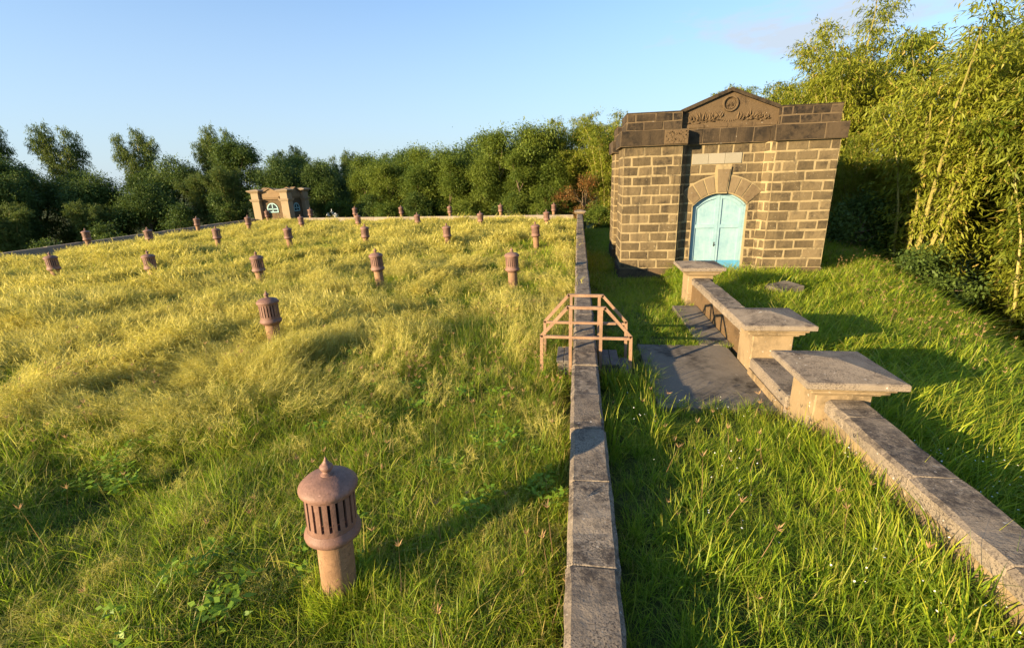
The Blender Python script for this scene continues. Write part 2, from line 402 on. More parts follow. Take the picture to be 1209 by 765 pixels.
# recessed centre with arched opening
AX, AZ, RI, RO, HWD = 4.34, .97, 1.035, 1.58, .80     # arch centre, radii, half width of the opening
SPR = AZ + math.sqrt(RI**2-HWD**2); DB = -.56
wl, wr = LX+.18, RX-.18
nseg = 20
ang = [math.asin(HWD/RI)*(-1+2*k/nseg) for k in range(nseg+1)]
arc = [(AX+RI*math.sin(a), AZ+RI*math.cos(a)) for a in ang]
vs = []; fs = []
for yy in (CB, CB+.4):
    b = len(vs)
    vs += [(wl,yy,BZ),(AX-HWD,yy,BZ),(AX-HWD,yy,CZ),(wl,yy,CZ),(AX+HWD,yy,BZ),(wr,yy,BZ),(wr,yy,CZ),(AX+HWD,yy,CZ)]
    fs += [(b,b+1,b+2,b+3),(b+4,b+5,b+6,b+7)]
    c = len(vs)
    for x, z in arc: vs += [(x,yy,z),(x,yy,CZ)]
    fs += [(c+2*k, c+2*k+2, c+2*k+3, c+2*k+1) for k in range(nseg)]
wall.add(vs, fs, 1)
jb = [(AX-HWD,BZ)] + arc + [(AX+HWD,BZ)]
wall.add([(x,y,z) for x,z in jb for y in (CB, CB+.4)], [(2*k,2*k+2,2*k+3,2*k+1) for k in range(len(jb)-1)], 1)
def half(z):
    if z > AZ+RO: return 0
    if z < AZ+RO*math.cos(R(47)): 
        lim = HWD + .02
        return lim if z < AZ+RI*math.cos(R(50)) else max(lim, (z-AZ)*math.tan(R(48.5)))
    return math.sqrt(RO*RO-(z-AZ)**2)+.02
def cutc(za, zb):
    h0, h1 = half(za), half(zb)
    if za > 2.80 and zb < 3.2: return [((0,0),(3.38-wl,)*2), ((4.86-wl,)*2, (wr-wl, wr-wl))]
    if h0 == 0 and za > 2.78: return [((0,0),(wr-wl, wr-wl))]
    if h0 < .2: h0 = h1 = .21
    if h1 < .2: h1 = .21
    return [((0,0),(AX-h0-wl, AX-h1-wl)), ((AX+h0-wl, AX+h1-wl),(wr-wl, wr-wl))]
Tc = frame((wl, CB, 0), (1,0,0), (0,-1,0))
courses(wall, Tc, wr-wl, PZ0, NC, CH, .5, cut=cutc)
for xa, xb in ((LX+.16, AX-HWD-.03), (AX+HWD+.03, RX-.16)):
    plinth = MB(); plinth.box(xa, CB-.03, BZ, xb, CB+.3, PZ0, 0, .4, .015); put(plinth.build('plinth', [M_plinth]))
# recessed side and back walls between the corner piers
ix0, ix1, iy1 = BX0+.32, BX1-.32, BY1-.32
for o, u, n, wd in [((ix0, BY1-PW, 0),(0,-1,0),(-1,0,0), BY1-PW-BY0-PW), ((ix1, BY0+PW, 0),(0,1,0),(1,0,0), BY1-PW-BY0-PW), ((RX, iy1, 0),(-1,0,0),(0,1,0), RX-LX)]:
    T = frame(o, u, n); wall.add([T(0,BZ),T(wd,BZ),T(wd,CZ),T(0,CZ)], [(0,1,2,3)], 1); courses(wall, T, wd, PZ0, NC, CH)
# cornice and parapet between the piers on the four sides
yc = CB-.09
for o, u, n, wd in [((LX, yc, 0),(1,0,0),(0,-1,0),RX-LX), ((ix0-.09, BY1-PW,0),(0,-1,0),(-1,0,0),BY1-2*PW-BY0), ((ix1+.09, BY0+PW,0),(0,1,0),(1,0,0),BY1-2*PW-BY0), ((RX, iy1+.09,0),(-1,0,0),(0,1,0),RX-LX)]:
    T = frame(o, u, n); nb = 5
    a0, a1 = .115, wd-.115
    corn.add([T(a0,CZ+.004),T(a1,CZ+.004),T(a1,CZ1),T(a0,CZ1),T(a0,CZ+.004,-.35),T(a1,CZ+.004,-.35),T(a1,CZ1,-.35),T(a0,CZ1,-.35)], [(0,1,2,3),(4,5,6,7),(0,1,5,4),(3,2,6,7),(1,2,6,5),(0,3,7,4)], 1)
    xs_ = [a0 + (a1-a0)*k/nb for k in range(nb+1)]
    for k in range(nb): block(corn, T, xs_[k]+.005, CZ+.02, xs_[k+1]-.005, CZ1-.01, bv=.015)
for o, u, n, wd in [((ix0+.02, BY1-PW,0),(0,-1,0),(-1,0,0),BY1-2*PW-BY0), ((ix1-.02, BY0+PW,0),(0,1,0),(1,0,0),BY1-2*PW-BY0), ((RX, iy1-.02,0),(-1,0,0),(0,1,0),RX-LX)]:
    T = frame(o, u, n)
    par.add([T(-.05,CZ1),T(wd+.05,CZ1),T(wd+.05,TZ),T(-.05,TZ),T(-.05,CZ1,-.3),T(wd+.05,CZ1,-.3),T(wd+.05,TZ,-.3),T(-.05,TZ,-.3)], [(0,1,2,3),(4,5,6,7),(3,2,6,7),(1,2,6,5),(0,3,7,4)], 1)
    courses(par, T, wd, CZ1+.01, 2, (TZ-CZ1-.01)/2, .52, .022)
put(wall.build('wall', [M_block, M_mortar]))
corno = put(corn.build('cornice', [M_blockdark, M_mortardark])); put(par.build('parapet', [M_blockdark, M_mortardark]))
eb = MB(); T = frame((0, BY0-.11, 0), (1,0,0), (0,-1,0)); rr = random.Random(5)
eb.box(LX-.56, BY0-.155, CZ+.03, LX+.11, BY0-.125, CZ1-.02, 0, .7, .01)
for k in range(70):
    a = LX-.52+rr.random()*.58; z = CZ+.07+rr.random()*.31; s = rr.uniform(.012,.026)
    eb.box(a-s, BY0-.166, z-s, a+s, BY0-.15, z+s, 0, rr.random(), .006)
e_ = eb.build('carved_end_block', [M_carve], corno)
rf = MB(); rf.box(BX0+.3, BY0+.4, CZ1-.05, BX1-.3, BY1-.3, CZ1+.22, 0, .4); put(rf.build('roof', [M_concrete]))
# pediment
pd = MB(); yp = CB-.06; ex = .075
pl, pr, pa = LX-.055, RX+.055, 4.93
prof = [(pl, CZ1), (pr, CZ1), (pr, TZ-.03), (AX, pa-.1), (pl, TZ-.03)]
pd.add([(x, y, z) for y in (yp, yp+.4) for x, z in prof], [(0,1,2,3,4),(9,8,7,6,5)] + [(k,(k+1)%5,(k+1)%5+5,k+5) for k in range(5)], 0, .5)
for k in range(4): block(pd, frame((0,yp,0),(1,0,0),(0,-1,0)), pl+.01+(pr-pl)*k/4, CZ1+.01, pl+(pr-pl)*(k+1)/4-.01, CZ1+.13, d=.02, tone=.6)
pedo = put(pd.build('pediment', [M_carve]))
rk = MB()
for sg in (-1, 1):
    xe = AX + sg*(pr-AX-.004); ze = TZ-.03
    a = Vector((xe, 0, ze)); b = Vector((AX, 0, pa-.1)); dn = Vector((-(b-a).z, 0, (b-a).x)).normalized()
    if dn.z < 0: dn = -dn
    q = [a, b, Vector((AX, 0, pa)), a + Vector((0,0,.1))]
    rk.add([(p.x, y, p.z) for y in (yp-ex-.01, yp+.45) for p in q], [(0,1,2,3),(7,6,5,4)] + [(k,(k+1)%4,(k+1)%4+4,k+4) for k in range(4)], 0, .3)
rk.build('raking_coping', [M_blockdark], pedo).matrix_parent_inverse = Matrix.Identity(4)
em = MB(); ec = (AX, 4.50)
def disc_ring(mb, cx, cz, r0_, r1_, y, th, n=28):
    vs = []; fs = []
    for k in range(n):
        a = 2*math.pi*k/n; c, s_ = math.cos(a), math.sin(a)
        vs += [(cx+r0_*c, y, cz+r0_*s_), (cx+(r0_+.012)*c, y-th, cz+(r0_+.012)*s_), (cx+(r1_-.012)*c, y-th, cz+(r1_-.012)*s_), (cx+r1_*c, y, cz+r1_*s_)]
    for k in range(n):
        j = (k+1) % n
        for q in range(3): fs.append((4*k+q, 4*j+q, 4*j+q+1, 4*k+q+1))
    mb.add(vs, fs, 0, .9)
disc_ring(em, *ec, .165, .22, yp, .06); disc_ring(em, *ec, .13, .15, yp, .025)
def leafrel(mb, x, z, an, ln, wd, th=.045, t=.9):
    c, s_ = math.cos(an), math.sin(an); P = lambda a, b: (x+a*c-b*s_, z+a*s_+b*c)
    pts = [P(0,0), P(ln*.35, wd), P(ln, 0), P(ln*.35, -wd)]; mid = P(ln*.4, 0)
    mb.add([(p[0], yp+.002, p[1]) for p in pts] + [(mid[0], yp-th, mid[1])], [(0,1,4),(1,2,4),(2,3,4),(3,0,4)], 0, t)
for k in range(7): leafrel(em, ec[0], ec[1]-.06, R(90+(k-3)*28), .15, .022, .035)
for k in range(3): leafrel(em, ec[0]+(k-1)*.05, ec[1]-.1, R(-90+(k-1)*30), .05, .02, .03)
em.build('round_emblem', [M_carve], pedo)
sc = MB(); rr = random.Random(11)
for sg in (-1, 1):
    for k in range(9):                               # acanthus-like sprays spreading from below the emblem to the corners
        dd_ = .24+.10*k; bx = AX + sg*dd_; av_ = .42 + max(0, 1-dd_/1.15)*.45
        for q in range(5):
            an = R(90 - sg*(-25+28*q) + rr.uniform(-14,14)); leafrel(sc, bx+rr.uniform(-.03,.03), CZ1+.17+rr.uniform(0,.12)*av_, an, min(.26, .46*av_)*rr.uniform(.6,1.05), rr.uniform(.025,.042), rr.uniform(.04,.075), rr.uniform(.4,1.3))
for k in range(9): leafrel(sc, AX+(k-4)*.05, CZ1+.22, R(-90+(k-4)*22), .09, .02, .03, rr.random())
sc.build('leaf_carving', [M_carve], pedo)
# arch stones, keystone, plaque
av = MB()
def wedge(mb, a0, a1, r0_, r1_, y, th, t=.5, mat=0, n=4):
    vs = []; A = [a0+(a1-a0)*k/n for k in range(n+1)]; fs = []
    for rr_, yy in ((r0_, y+.05), (r0_, y-th), (r1_, y-th), (r1_, y+.05)):
        vs += [(AX+rr_*math.sin(a), yy, AZ+rr_*math.cos(a)) for a in A]
    m_ = n+1
    for b in range(3): fs += [(b*m_+k, b*m_+k+1, (b+1)*m_+k+1, (b+1)*m_+k) for k in range(n)]
    fs += [(0, m_, 2*m_, 3*m_), (n, m_+n, 2*m_+n, 3*m_+n)]
    mb.add(vs, fs, mat, t)
wedge(av, R(-48), R(48), RI+.002, RO, CB, .022, .5, 1, 24)
bands = [(-47.5,-34),(-33,-21.5),(-20.5,-9.4),(9.4,20.5),(21.5,33),(34,47.5)]
for k, (a, b) in enumerate(bands): wedge(av, R(a+.5), R(b-.5), RI+.04, RO-.035, CB, .042, [.2,.5,.8,.7,.4,.1][k])
avo = put(av.build('arch', [M_vous, M_mortar]))
ks = MB(); 
for (wb, wt, zb, zt, th, mt) in ((.15, .215, AZ+RI-.01, 2.77, .075, 1), (.115, .175, AZ+RI+.03, 2.70, .095, 0)):
    v = [(AX-wb,zb),(AX+wb,zb),(AX+wt,zt),(AX-wt,zt)]
    ks.add([(x,y,z) for y in (CB+.03, CB-th) for x,z in v], [(4,5,6,7)] + [(k,(k+1)%4,(k+1)%4+4,k+4) for k in range(4)], mt, .5)
ks.build('keystone', [M_vous, M_mortar], avo)
pq = MB()
for k in range(3): pq.box(3.41+.475*k, CB-.03, 2.86, 3.41+.475*(k+1)-.008, CB+.05, 3.16, 0, rb.random(), .006)
put(pq.build('plaque', [M_plaque]))
# door
m, nt, N, L = newmat('light_blue_door_paint'); g = G(nt); p = g.pos(); sx = g.n('ShaderNodeSeparateXYZ'); L.new(p, sx.inputs[0])
n1 = g.noise(p, 3, 6, .7); n2 = g.noise(p, 30, 4, .6)
mpp = g.n('ShaderNodeMapping'); mpp.inputs['Scale'].default_value = (14, 14, 1.2); L.new(p, mpp.inputs[0]); n5 = g.noise(mpp.outputs[0], 1., 5, .6)
c = g.mix(g.maprange(n1, .35, .65), (.17,.29,.335), (.245,.37,.395))
c = g.mix(g.maprange(n5, .52, .75, 0, .45), c, (.33,.45,.45))
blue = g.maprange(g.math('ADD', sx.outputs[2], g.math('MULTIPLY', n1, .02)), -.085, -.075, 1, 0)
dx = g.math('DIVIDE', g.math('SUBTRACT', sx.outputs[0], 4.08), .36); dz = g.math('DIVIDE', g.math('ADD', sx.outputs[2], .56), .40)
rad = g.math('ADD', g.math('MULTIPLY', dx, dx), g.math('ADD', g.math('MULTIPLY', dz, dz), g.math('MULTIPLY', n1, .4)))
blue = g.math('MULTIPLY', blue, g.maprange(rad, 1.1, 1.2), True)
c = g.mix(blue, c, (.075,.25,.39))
c = g.mix(g.maprange(n2, .62, .72, 0, .5), c, (.36,.41,.35))
g.out(g.princ(c, .55, g.bump(n2, .15, .004), .3)); M_door = m
M_iron = plain_mat('black_iron', (.03,.028,.026), .5, .3, 20, .4, 0, .6)
YD = CB+.16
def archz(x, off=0): return AZ + math.sqrt(max(.01, (RI-off)**2-(x-AX)**2))
def leafpoly(x0, x1, zb, off, n=10):
    xs_ = [x0+(x1-x0)*k/n for k in range(n+1)]
    return [(x0, zb), (x1, zb)] + [(x, archz(x, off)) for x in xs_[::-1]]
def prism(mb, pts, y0, y1, mat=0, bev=0):
    n = len(pts)
    mb.add([(x,y0,z) for x,z in pts] + [(x,y1,z) for x,z in pts], [tuple(range(n)), tuple(range(2*n-1,n-1,-1))] + [(k,(k+1)%n,(k+1)%n+n,k+n) for k in range(n)], mat)
fr = MB(); xo = HWD-.002; ow_ = .055
for s_ in (-1,1): fr.box(AX+s_*xo, YD-.05, DB, AX+s_*(xo-ow_), YD+.06, SPR)
vs = []
for k in range(25):
    a = math.asin(xo/RI)*(-1+k/12); 
    for rr_, yy in ((RI-.002, YD-.05), (RI-ow_, YD-.05), (RI-ow_, YD+.06), (RI-.002, YD+.06)): vs.append((AX+rr_*math.sin(a), yy, AZ+rr_*math.cos(a)))
fr.add(vs, [(4*k+q, 4*k+4+q, 4*k+4+(q+1)%4, 4*k+(q+1)%4) for k in range(24) for q in range(4)])
put(fr.build('door_frame', [M_door]))
for s_ in (-1, 1):
    xa, xb = (AX-xo+ow_+.004, AX-.004) if s_ < 0 else (AX+.004, AX+xo-ow_-.004)
    dm = MB(); prism(dm, leafpoly(xa, xb, DB+.01, ow_+.006), YD, YD+.04)
    st = .085                                        # raised stiles and rails round the sunk panels
    for a, b in ((xa, xa+st), (xb-st, xb)): prism(dm, leafpoly(a, b, DB+.012, ow_+.008, 3), YD-.036, YD+.001)
    for z0, z1 in ((DB+.012, DB+.2), (.94, 1.05)): dm.box(xa+st+.002, YD-.036, z0, xb-st-.002, YD+.001, z1)
    a_, b_ = xa+st+.002, xb-st-.002; n = 8; xs_ = [a_+(b_-a_)*k/n for k in range(n+1)]
    prism(dm, [(x, archz(x, ow_+.11)) for x in xs_] + [(x, archz(x, ow_+.008)) for x in xs_[::-1]], YD-.036, YD+.001)
    if s_ > 0: dm.box(AX-.02, YD-.045, DB+.02, AX+.02, YD-.029, archz(AX, ow_+.01))
    do = put(dm.build('door_leaf', [M_door]))
    if s_ < 0:
        hd = MB(); hd.box(AX-.055, YD-.05, .36, AX-.022, YD-.035, .50, 0, .5, .004); hd.tube([(AX-.04,YD-.04,.43),(AX-.04,YD-.085,.43),(AX-.075,YD-.085,.40)], .009, 8)
        hd.build('handle', [M_iron], do)
bk = MB(); bk.box(AX-HWD-.1, YD+.06, BZ, AX+HWD+.1, YD+.1, 2.1); put(bk.build('door_backing', [M_door]))

# ------------------------------------------------------------------ long wall between field and strip
def coping_run(mb, x0, x1, y0, y1, z0, z1, L=.85, mat=0, ch=.03, rnd=None):
    y = y0
    while y < y1-.05:
        l = min(rnd.uniform(.75, 1.25)*L, y1-y); 
        if y1-(y+l) < .25: l = y1-y
        dz = rnd.uniform(-.008,.008); dx = rnd.uniform(-.006,.006)
        prof = [(x0+dx, z0), (x0+dx-.0, z1-ch+dz), (x0+dx+ch*1.2, z1+dz), (x1+dx-ch, z1+dz+rnd.uniform(-.005,.005)), (x1+dx, z1-ch+dz), (x1+dx, z0)]
        ya, yb = y+.002, y+l-.002; n = len(prof); vs = []
        secs = [(ya, .008), (ya+.008, 0)] + [(ya+(yb-ya)*q/6, 0) for q in range(1,6)] + [(yb-.008, 0), (yb, .008)]
        for yy, ins in secs:
            for x, z in prof:
                jx, jz = rnd.gauss(0,.0035), rnd.gauss(0,.003)
                if rnd.random() < .06: jz -= .014*(z > z0)
                vs.append((x + (ins if x < (x0+x1)/2 else -ins) + jx, yy, z - (ins if z > z0 else 0) + jz*(z > z0)))
        fs = [tuple(range(n-1,-1,-1)), tuple(range(8*n, 9*n))]
        for b in range(8): fs += [(b*n+k, b*n+(k+1)%n, (b+1)*n+(k+1)%n, (b+1)*n+k) for k in range(n)]
        mb.add(vs, fs, mat, rnd.random()); y += l
lw = thing('low_wall', (.12, 14.8, -.6), 'long straight low stone wall running from the foreground to the far kerb', 'wall')
def putrel(o, root): o.parent = root; o.matrix_parent_inverse = Matrix.Translation(-Vector(root.location)); return o
rl = random.Random(2)
a = MB(); coping_run(a, -.055, .285, -1.6, 31.0, .16, .30, .8, 0, .03, rl); putrel(a.build('coping', [M_coping]), lw)
a = MB(); a.box(-.03, -1.6, -1.2, .26, 31.0, .157, 0, .4); putrel(a.build('wall_body', [M_plaster]), lw)

# ------------------------------------------------------------------ parapet on the right with its pillars
PXA, PXB = 2.56, 2.90
def parapet(y0, y1, label, mat=None):
    t = thing('parapet_wall', ((PXA+PXB)/2, (y0+y1)/2, -.6), label, 'wall')
    a = MB(); coping_run(a, PXA-.02, PXB+.02, y0, y1, .27, .40, 1.0, 0, .03, rl); putrel(a.build('coping', [M_coping]), t)
    a = MB(); a.box(PXA, y0, -.9, PXB, y1, .268, 0, .5, .01); putrel(a.build('wall_body', [mat or M_plaster]), t)
parapet(-1.5, 4.76, 'near length of tan parapet wall with dark weathered coping at the lower right')
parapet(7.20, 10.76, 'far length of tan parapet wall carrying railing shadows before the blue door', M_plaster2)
def pillar(y, label, z=-.9, zt=.66, w=.27, cx=2.73, cw=.465, grp='stone pillars along the parapet'):
    t = thing('stone_pillar', (cx, y, z), label, 'pillar', grp)
    a = MB(); a.box(-w, -w, 0, w, w, zt-.20-z, 0, .6, .012)
    for e, z0, z1 in ((.05, .20, .165), (.10, .165, .12), (.135, .12, .075)): a.box(-w-e, -w-e, zt-z0-z, w+e, w+e, zt-z1-z, 0, .6, .012)
    a.build('shaft', [M_plaster], t)
    a = MB(); c = cw; zz = zt-.075-z; b = .01
    ring = lambda s_, z_: [(-s_,-s_,z_),(s_,-s_,z_),(s_,s_,z_),(-s_,s_,z_)]
    vs = ring(c-b, zz) + ring(c, zz+b) + ring(c, zz+.062) + ring(c-.012, zz+.075) + ring(.03, zz+.155)
    fs = [(3,2,1,0), (16,17,18,19)]
    for q in range(4): fs += [(4*q+k, 4*q+(k+1)%4, 4*q+4+(k+1)%4, 4*q+4+k) for k in range(4)]
    a.add(vs, fs, 0, .6); a.build('cap', [M_cap], t)
    return t
pillar(5.05, 'nearest and largest capped stone pillar beside the low step block')
pillar(6.90, 'middle capped stone pillar between the step block and the far parapet')
pillar(11.02, 'farthest slender capped stone pillar in front of the light blue door')
pillar(31.05, 'small capped stone pillar at the far end of the long wall', -.6, .47, .2, .12, .36, None)
a = MB(); a.box(2.44, 5.36, -.6, 3.12, 6.59, .14, 0, .5, .02)
for k in range(4): a.box(2.415, 5.38+.3*k, -.5, 2.438, 5.38+.3*k+.285, -.0, 1, rb.random(), .012)
o = a.build('step_block', [M_coping, M_plaster]); tag(o, 'low stained stone step block between the two nearest capped pillars', 'step')
a = MB(); a.box(-.32, -.28, -.15, .32, .28, .0, 0, .3, .015); o = a.build('stone_slab', [M_concrete]); o.location = (4.98, 11.9, -.03); o.rotation_euler = (R(3), R(-5), R(24)); tag(o, 'loose dark concrete slab lying in long grass near the blue door', 'slab')
# paving
a = MB(); a.box(1.02, 5.45, -.3, 2.455, 7.72, -.09, 0, .4, .01)
o = a.build('concrete_paving', [M_concrete]); o['kind'] = 'structure'
a = MB(); a.box(2.05, 7.724, -.3, 2.555, 10.2, -.085, 0, .6, .01); o = a.build('path', [M_concrete]); o['kind'] = 'structure'

# ------------------------------------------------------------------ stile over the wall
M_rail = plain_mat('tan_painted_steel', (.30,.18,.108), .55, .3, 9, .35, .15, 0, (.13,.06,.03), .5, .4)
M_plank = plain_mat('grey_planks', (.13,.115,.10), .85, .35, 14, .2, .4)
st = thing('stile', (.12, 6.7, -.14), 'tan tubular steel stile with handrails and grey steps straddling the long wall', 'stile')
for yy in (6.38, 7.08):
    a = MB(); r_ = .026; zb = -.2
    pts = [(-.51, yy, zb), (-.505, yy, .50), (-.132, yy, .925), (.388, yy, .915), (.75, yy, .50), (.765, yy, zb)]
    for p, q in zip(pts[:-1], pts[1:]):
        d = (Vector(q)-Vector(p)).normalized()*.012; a.tube([Vector(p)-d, Vector(q)+d], r_*1.15, 4, 0, .5, True)
    for x, top in ((-.093, .905), (.335, .898)): a.tube([(x, yy+.002, zb), (x, yy+.002, top)], r_*1.15, 4, 0, .5, True)
    a.tube([(-.50, yy-.002, .49), (.75, yy-.002, .47)], r_, 4, 0, .5, True)
    putrel(a.build('handrail', [M_rail]), st)
for x0, x1, z in ((-.30, -.075, .10), (.355, .62, .06)):
    a = MB(); n = 2
    for k in range(n): a.box(x0+(x1-x0)*k/n+.004, 6.43, z-.03, x0+(x1-x0)*(k+1)/n-.004, 7.03, z, 0, rb.random(), .005)
    for yy in (6.47, 6.95): a.box(x0+.02, yy, -.25, x1-.02, yy+.035, z-.031)
    putrel(a.build('step_tread', [M_plank]), st)
a = MB(); a.box(.62+.01, 6.43, -.12, .80, 7.03, -.075, 0, .4, .005); putrel(a.build('step_tread', [M_plank]), st)

# ------------------------------------------------------------------ vents
M_rust = plain_mat('rust_brown_paint', (.225,.125,.092), .6, .3, 9, .3, .3, 0, (.11,.055,.036), .45, .7)
M_pipe = plain_mat('faded_tan_pipe', (.285,.168,.092), .8, .35, 7, .2, .3, 0, (.13,.07,.04), .7, .6)
M_inner = plain_mat('dark_inner_pipe', (.02,.017,.015), .9, .2, 6, .1)  # near-black colour stands in for the shade inside the drum
def make_vent():
    t = thing('vent_pipe', (0,0,0), 'x', 'vent pipe', 'rusty vent pipes standing in rows across the field')
    a = MB(); a.lathe([(.118,-.35),(.116,.42)], 28); a.build('post', [M_pipe], t, 40)
    a = MB(); a.lathe([(.12,.400),(.142,.412),(.150,.428),(.166,.436),(.180,.450),(.184,.468),(.180,.486),(.170,.496),(.168,.506),(.162,.516),(.15,.52)], 36); a.build('collar', [M_rust], t, 35)
    a = MB(); nb = 20; ro, ri = .160, .145; z0, z1 = .555, .765
    for k in range(nb):
        c = 2*math.pi*k/nb; h = math.pi/nb*.63; A = [c-h, c-h*.4, c+h*.4, c+h]; vs = []
        for rr_ in (ro, ri):
            for z in (z0, z1): vs += [(rr_*math.cos(q), rr_*math.sin(q), z) for q in A]
        a.add(vs, [(i,i+1,i+5,i+4) for i in range(3)] + [(8+i,9+i,13+i,12+i) for i in range(3)] + [(0,4,12,8),(3,7,15,11)])
    a.lathe([(ri,.515),(ro,.515),(ro,z0),(ri,z0)], 40); a.lathe([(ri,z1),(ro,z1),(ro,.80),(ri,.80)], 40)
    a.build('slotted_drum', [M_rust], t, 35)
    a = MB(); a.lathe([(.085,.40),(.085,.795)], 20); a.build('inner_pipe', [M_inner], t, 40)  # added core, painted dark so the slots read as shaded inside
    a = MB(); a.lathe([(.15,.775),(.174,.782),(.184,.795),(.187,.812),(.183,.826),(.172,.838),(.15,.860),(.10,.880),(.05,.891),(.03,.894)], 40); lid = a.build('lid', [M_rust], t, 35)
    a = MB(); a.lathe([(.042,.885),(.040,.897),(.026,.905),(.024,.917),(.034,.925),(.041,.938),(.043,.950),(.034,.962),(.024,.968),(.023,.976),(.014,.988),(.010,1.0),(.005,1.012),(.0005,1.02)], 20); a.build('finial', [M_rust], lid, 50)
    return t
VX0, VDX, VROT = -1.64256, 3.69385, -.219147
VY = [2.40403, 7.01381, 11.71115, 18.81191, 25.80984, 32.8838]
ordn = ['', 'first', 'second', 'third', 'fourth', 'fifth', 'sixth', 'seventh']
rows = {0: [0], 1: [-1], 2: [-4,-3,-2,-1,0], 3: list(range(-6,1)), 4: list(range(-6,1)), 5: list(range(-6,1))}
rowname = {2: 'nearest row of five', 3: 'row just behind those five', 4: 'second farthest row', 5: 'farthest row'}
proto = None; rv = random.Random(8); VP = []
for rw_, cs in rows.items():
    for k, c in enumerate(cs):
        x, y = VX0+VDX*c, VY[rw_]+VROT*c
        if rw_ == 0: lab = 'large rusty slotted vent pipe standing alone in the near foreground grass'
        elif rw_ == 1: lab = 'rusty vent pipe alone in mid field between the foreground one and the first row'
        elif k == len(cs)-1: lab = 'rusty vent pipe at right end of the %s, beside the wall' % rowname[rw_]
        elif k == 0: lab = 'rusty vent pipe at left end of the %s' % rowname[rw_]
        else: lab = 'rusty vent pipe %s from left in the %s' % (ordn[k+1], rowname[rw_])
        z = float(hgt(x, y))*0 - .0
        tilt = (R(rv.uniform(-2.2,2.2)), R(rv.uniform(-2.2,2.2)), rv.uniform(0,6.28)); sz = rv.uniform(.97,1.03)
        if rw_ == 0: tilt = (R(-1.), R(2.6), .3); sz = 1.
        if proto is None:
            proto = make_vent(); proto.location = (x,y,z); proto.rotation_euler = tilt; proto['label'] = lab
        else: copy_thing(proto, (x,y,z-rv.uniform(0,.06)), tilt, sz, lab)
        VP.append((x,y))

# ------------------------------------------------------------------ kerb walls at the back and left, small house
def kerb(p, q, label, ht=.22):
    a = MB(); p = Vector(p); q = Vector(q); n = int((q-p).length/1.6); u = (q-p)/n; nn = Vector((-u.y,u.x)).normalized()*.11
    for k in range(n):
        s0 = p+u*k+u*.004; s1 = p+u*(k+1)-u*.004; j = rl.uniform(-.012,.012)
        c = [s0-nn, s1-nn, s1+nn, s0+nn]
        a.add([(v.x,v.y,z) for z in (-.8, ht+j) for v in c], [(0,1,2,3),(4,5,6,7),(0,1,5,4),(1,2,6,5),(2,3,7,6),(3,0,4,7)], 0, rl.random())
    tag(a.build('kerb_wall', [M_kerb]), label, 'wall')
kerb((-21.1, 34.1), (-.28, 31.25), 'low pale kerb wall closing the far side of the field')
kerb((-24.9, 4), (-24.75, 33.9), 'low pale kerb wall along the left edge of the field', .27)
M_frame = plain_mat('pale_blue_window_paint', (.24,.40,.40), .5, .15, 8)
M_dark = plain_mat('dark_window_glass', (.02,.025,.028), .15, .2, 3, .5)
hx0, hx1, hy0, hy1, hz = -24.75, -21.75, 34.0, 36.9, -.7
hs = thing('small_house', ((hx0+hx1)/2, (hy0+hy1)/2, hz), 'small tan stone laboratory house with four corner columns by the forest edge', 'building')
pw = .62
for x, y in ((hx0,hy0),(hx1-pw,hy0),(hx0,hy1-pw),(hx1-pw,hy1-pw)):
    a = MB(); a.box(x, y, hz, x+pw, y+pw, 1.52, 0, .6, .02)
    a.box(x-.07, y-.07, 1.52, x+pw+.07, y+pw+.07, 1.60, 0, .6, .015); a.box(x-.11, y-.11, 1.60, x+pw+.11, y+pw+.11, 1.67, 0, .6, .015)
    a.box(x, y, 1.67, x+pw, y+pw, 2.14, 0, .6, .02)
    for e, z0, z1 in ((.06,2.14,2.2),(.13,2.2,2.26),(.20,2.26,2.33)): a.box(x-e, y-e, z0, x+pw+e, y+pw+e, z1, 0, .5, .015)
    cx, cy = x+pw/2, y+pw/2; e = pw/2+.18
    a.add([(cx-e,cy-e,2.332),(cx+e,cy-e,2.332),(cx+e,cy+e,2.332),(cx-e,cy+e,2.332),(cx,cy,2.44)], [(0,1,4),(1,2,4),(2,3,4),(3,0,4)], 0, .4)
    putrel(a.build('column', [M_house]), hs)
a = MB(); hw_ = .32; a.box(hx0+hw_, hy0+hw_, hz, hx1-hw_, hy1-hw_, 1.75, 1, .5)
for o, u, n, wd in ringfaces(hx0+hw_, hy0+hw_, hx1-hw_, hy1-hw_): courses(a, frame(o,u,n), wd, hz, 9, .27, .5, .03, 0)
putrel(a.build('wall', [M_housedark, M_housedark]), hs)
a = MB()
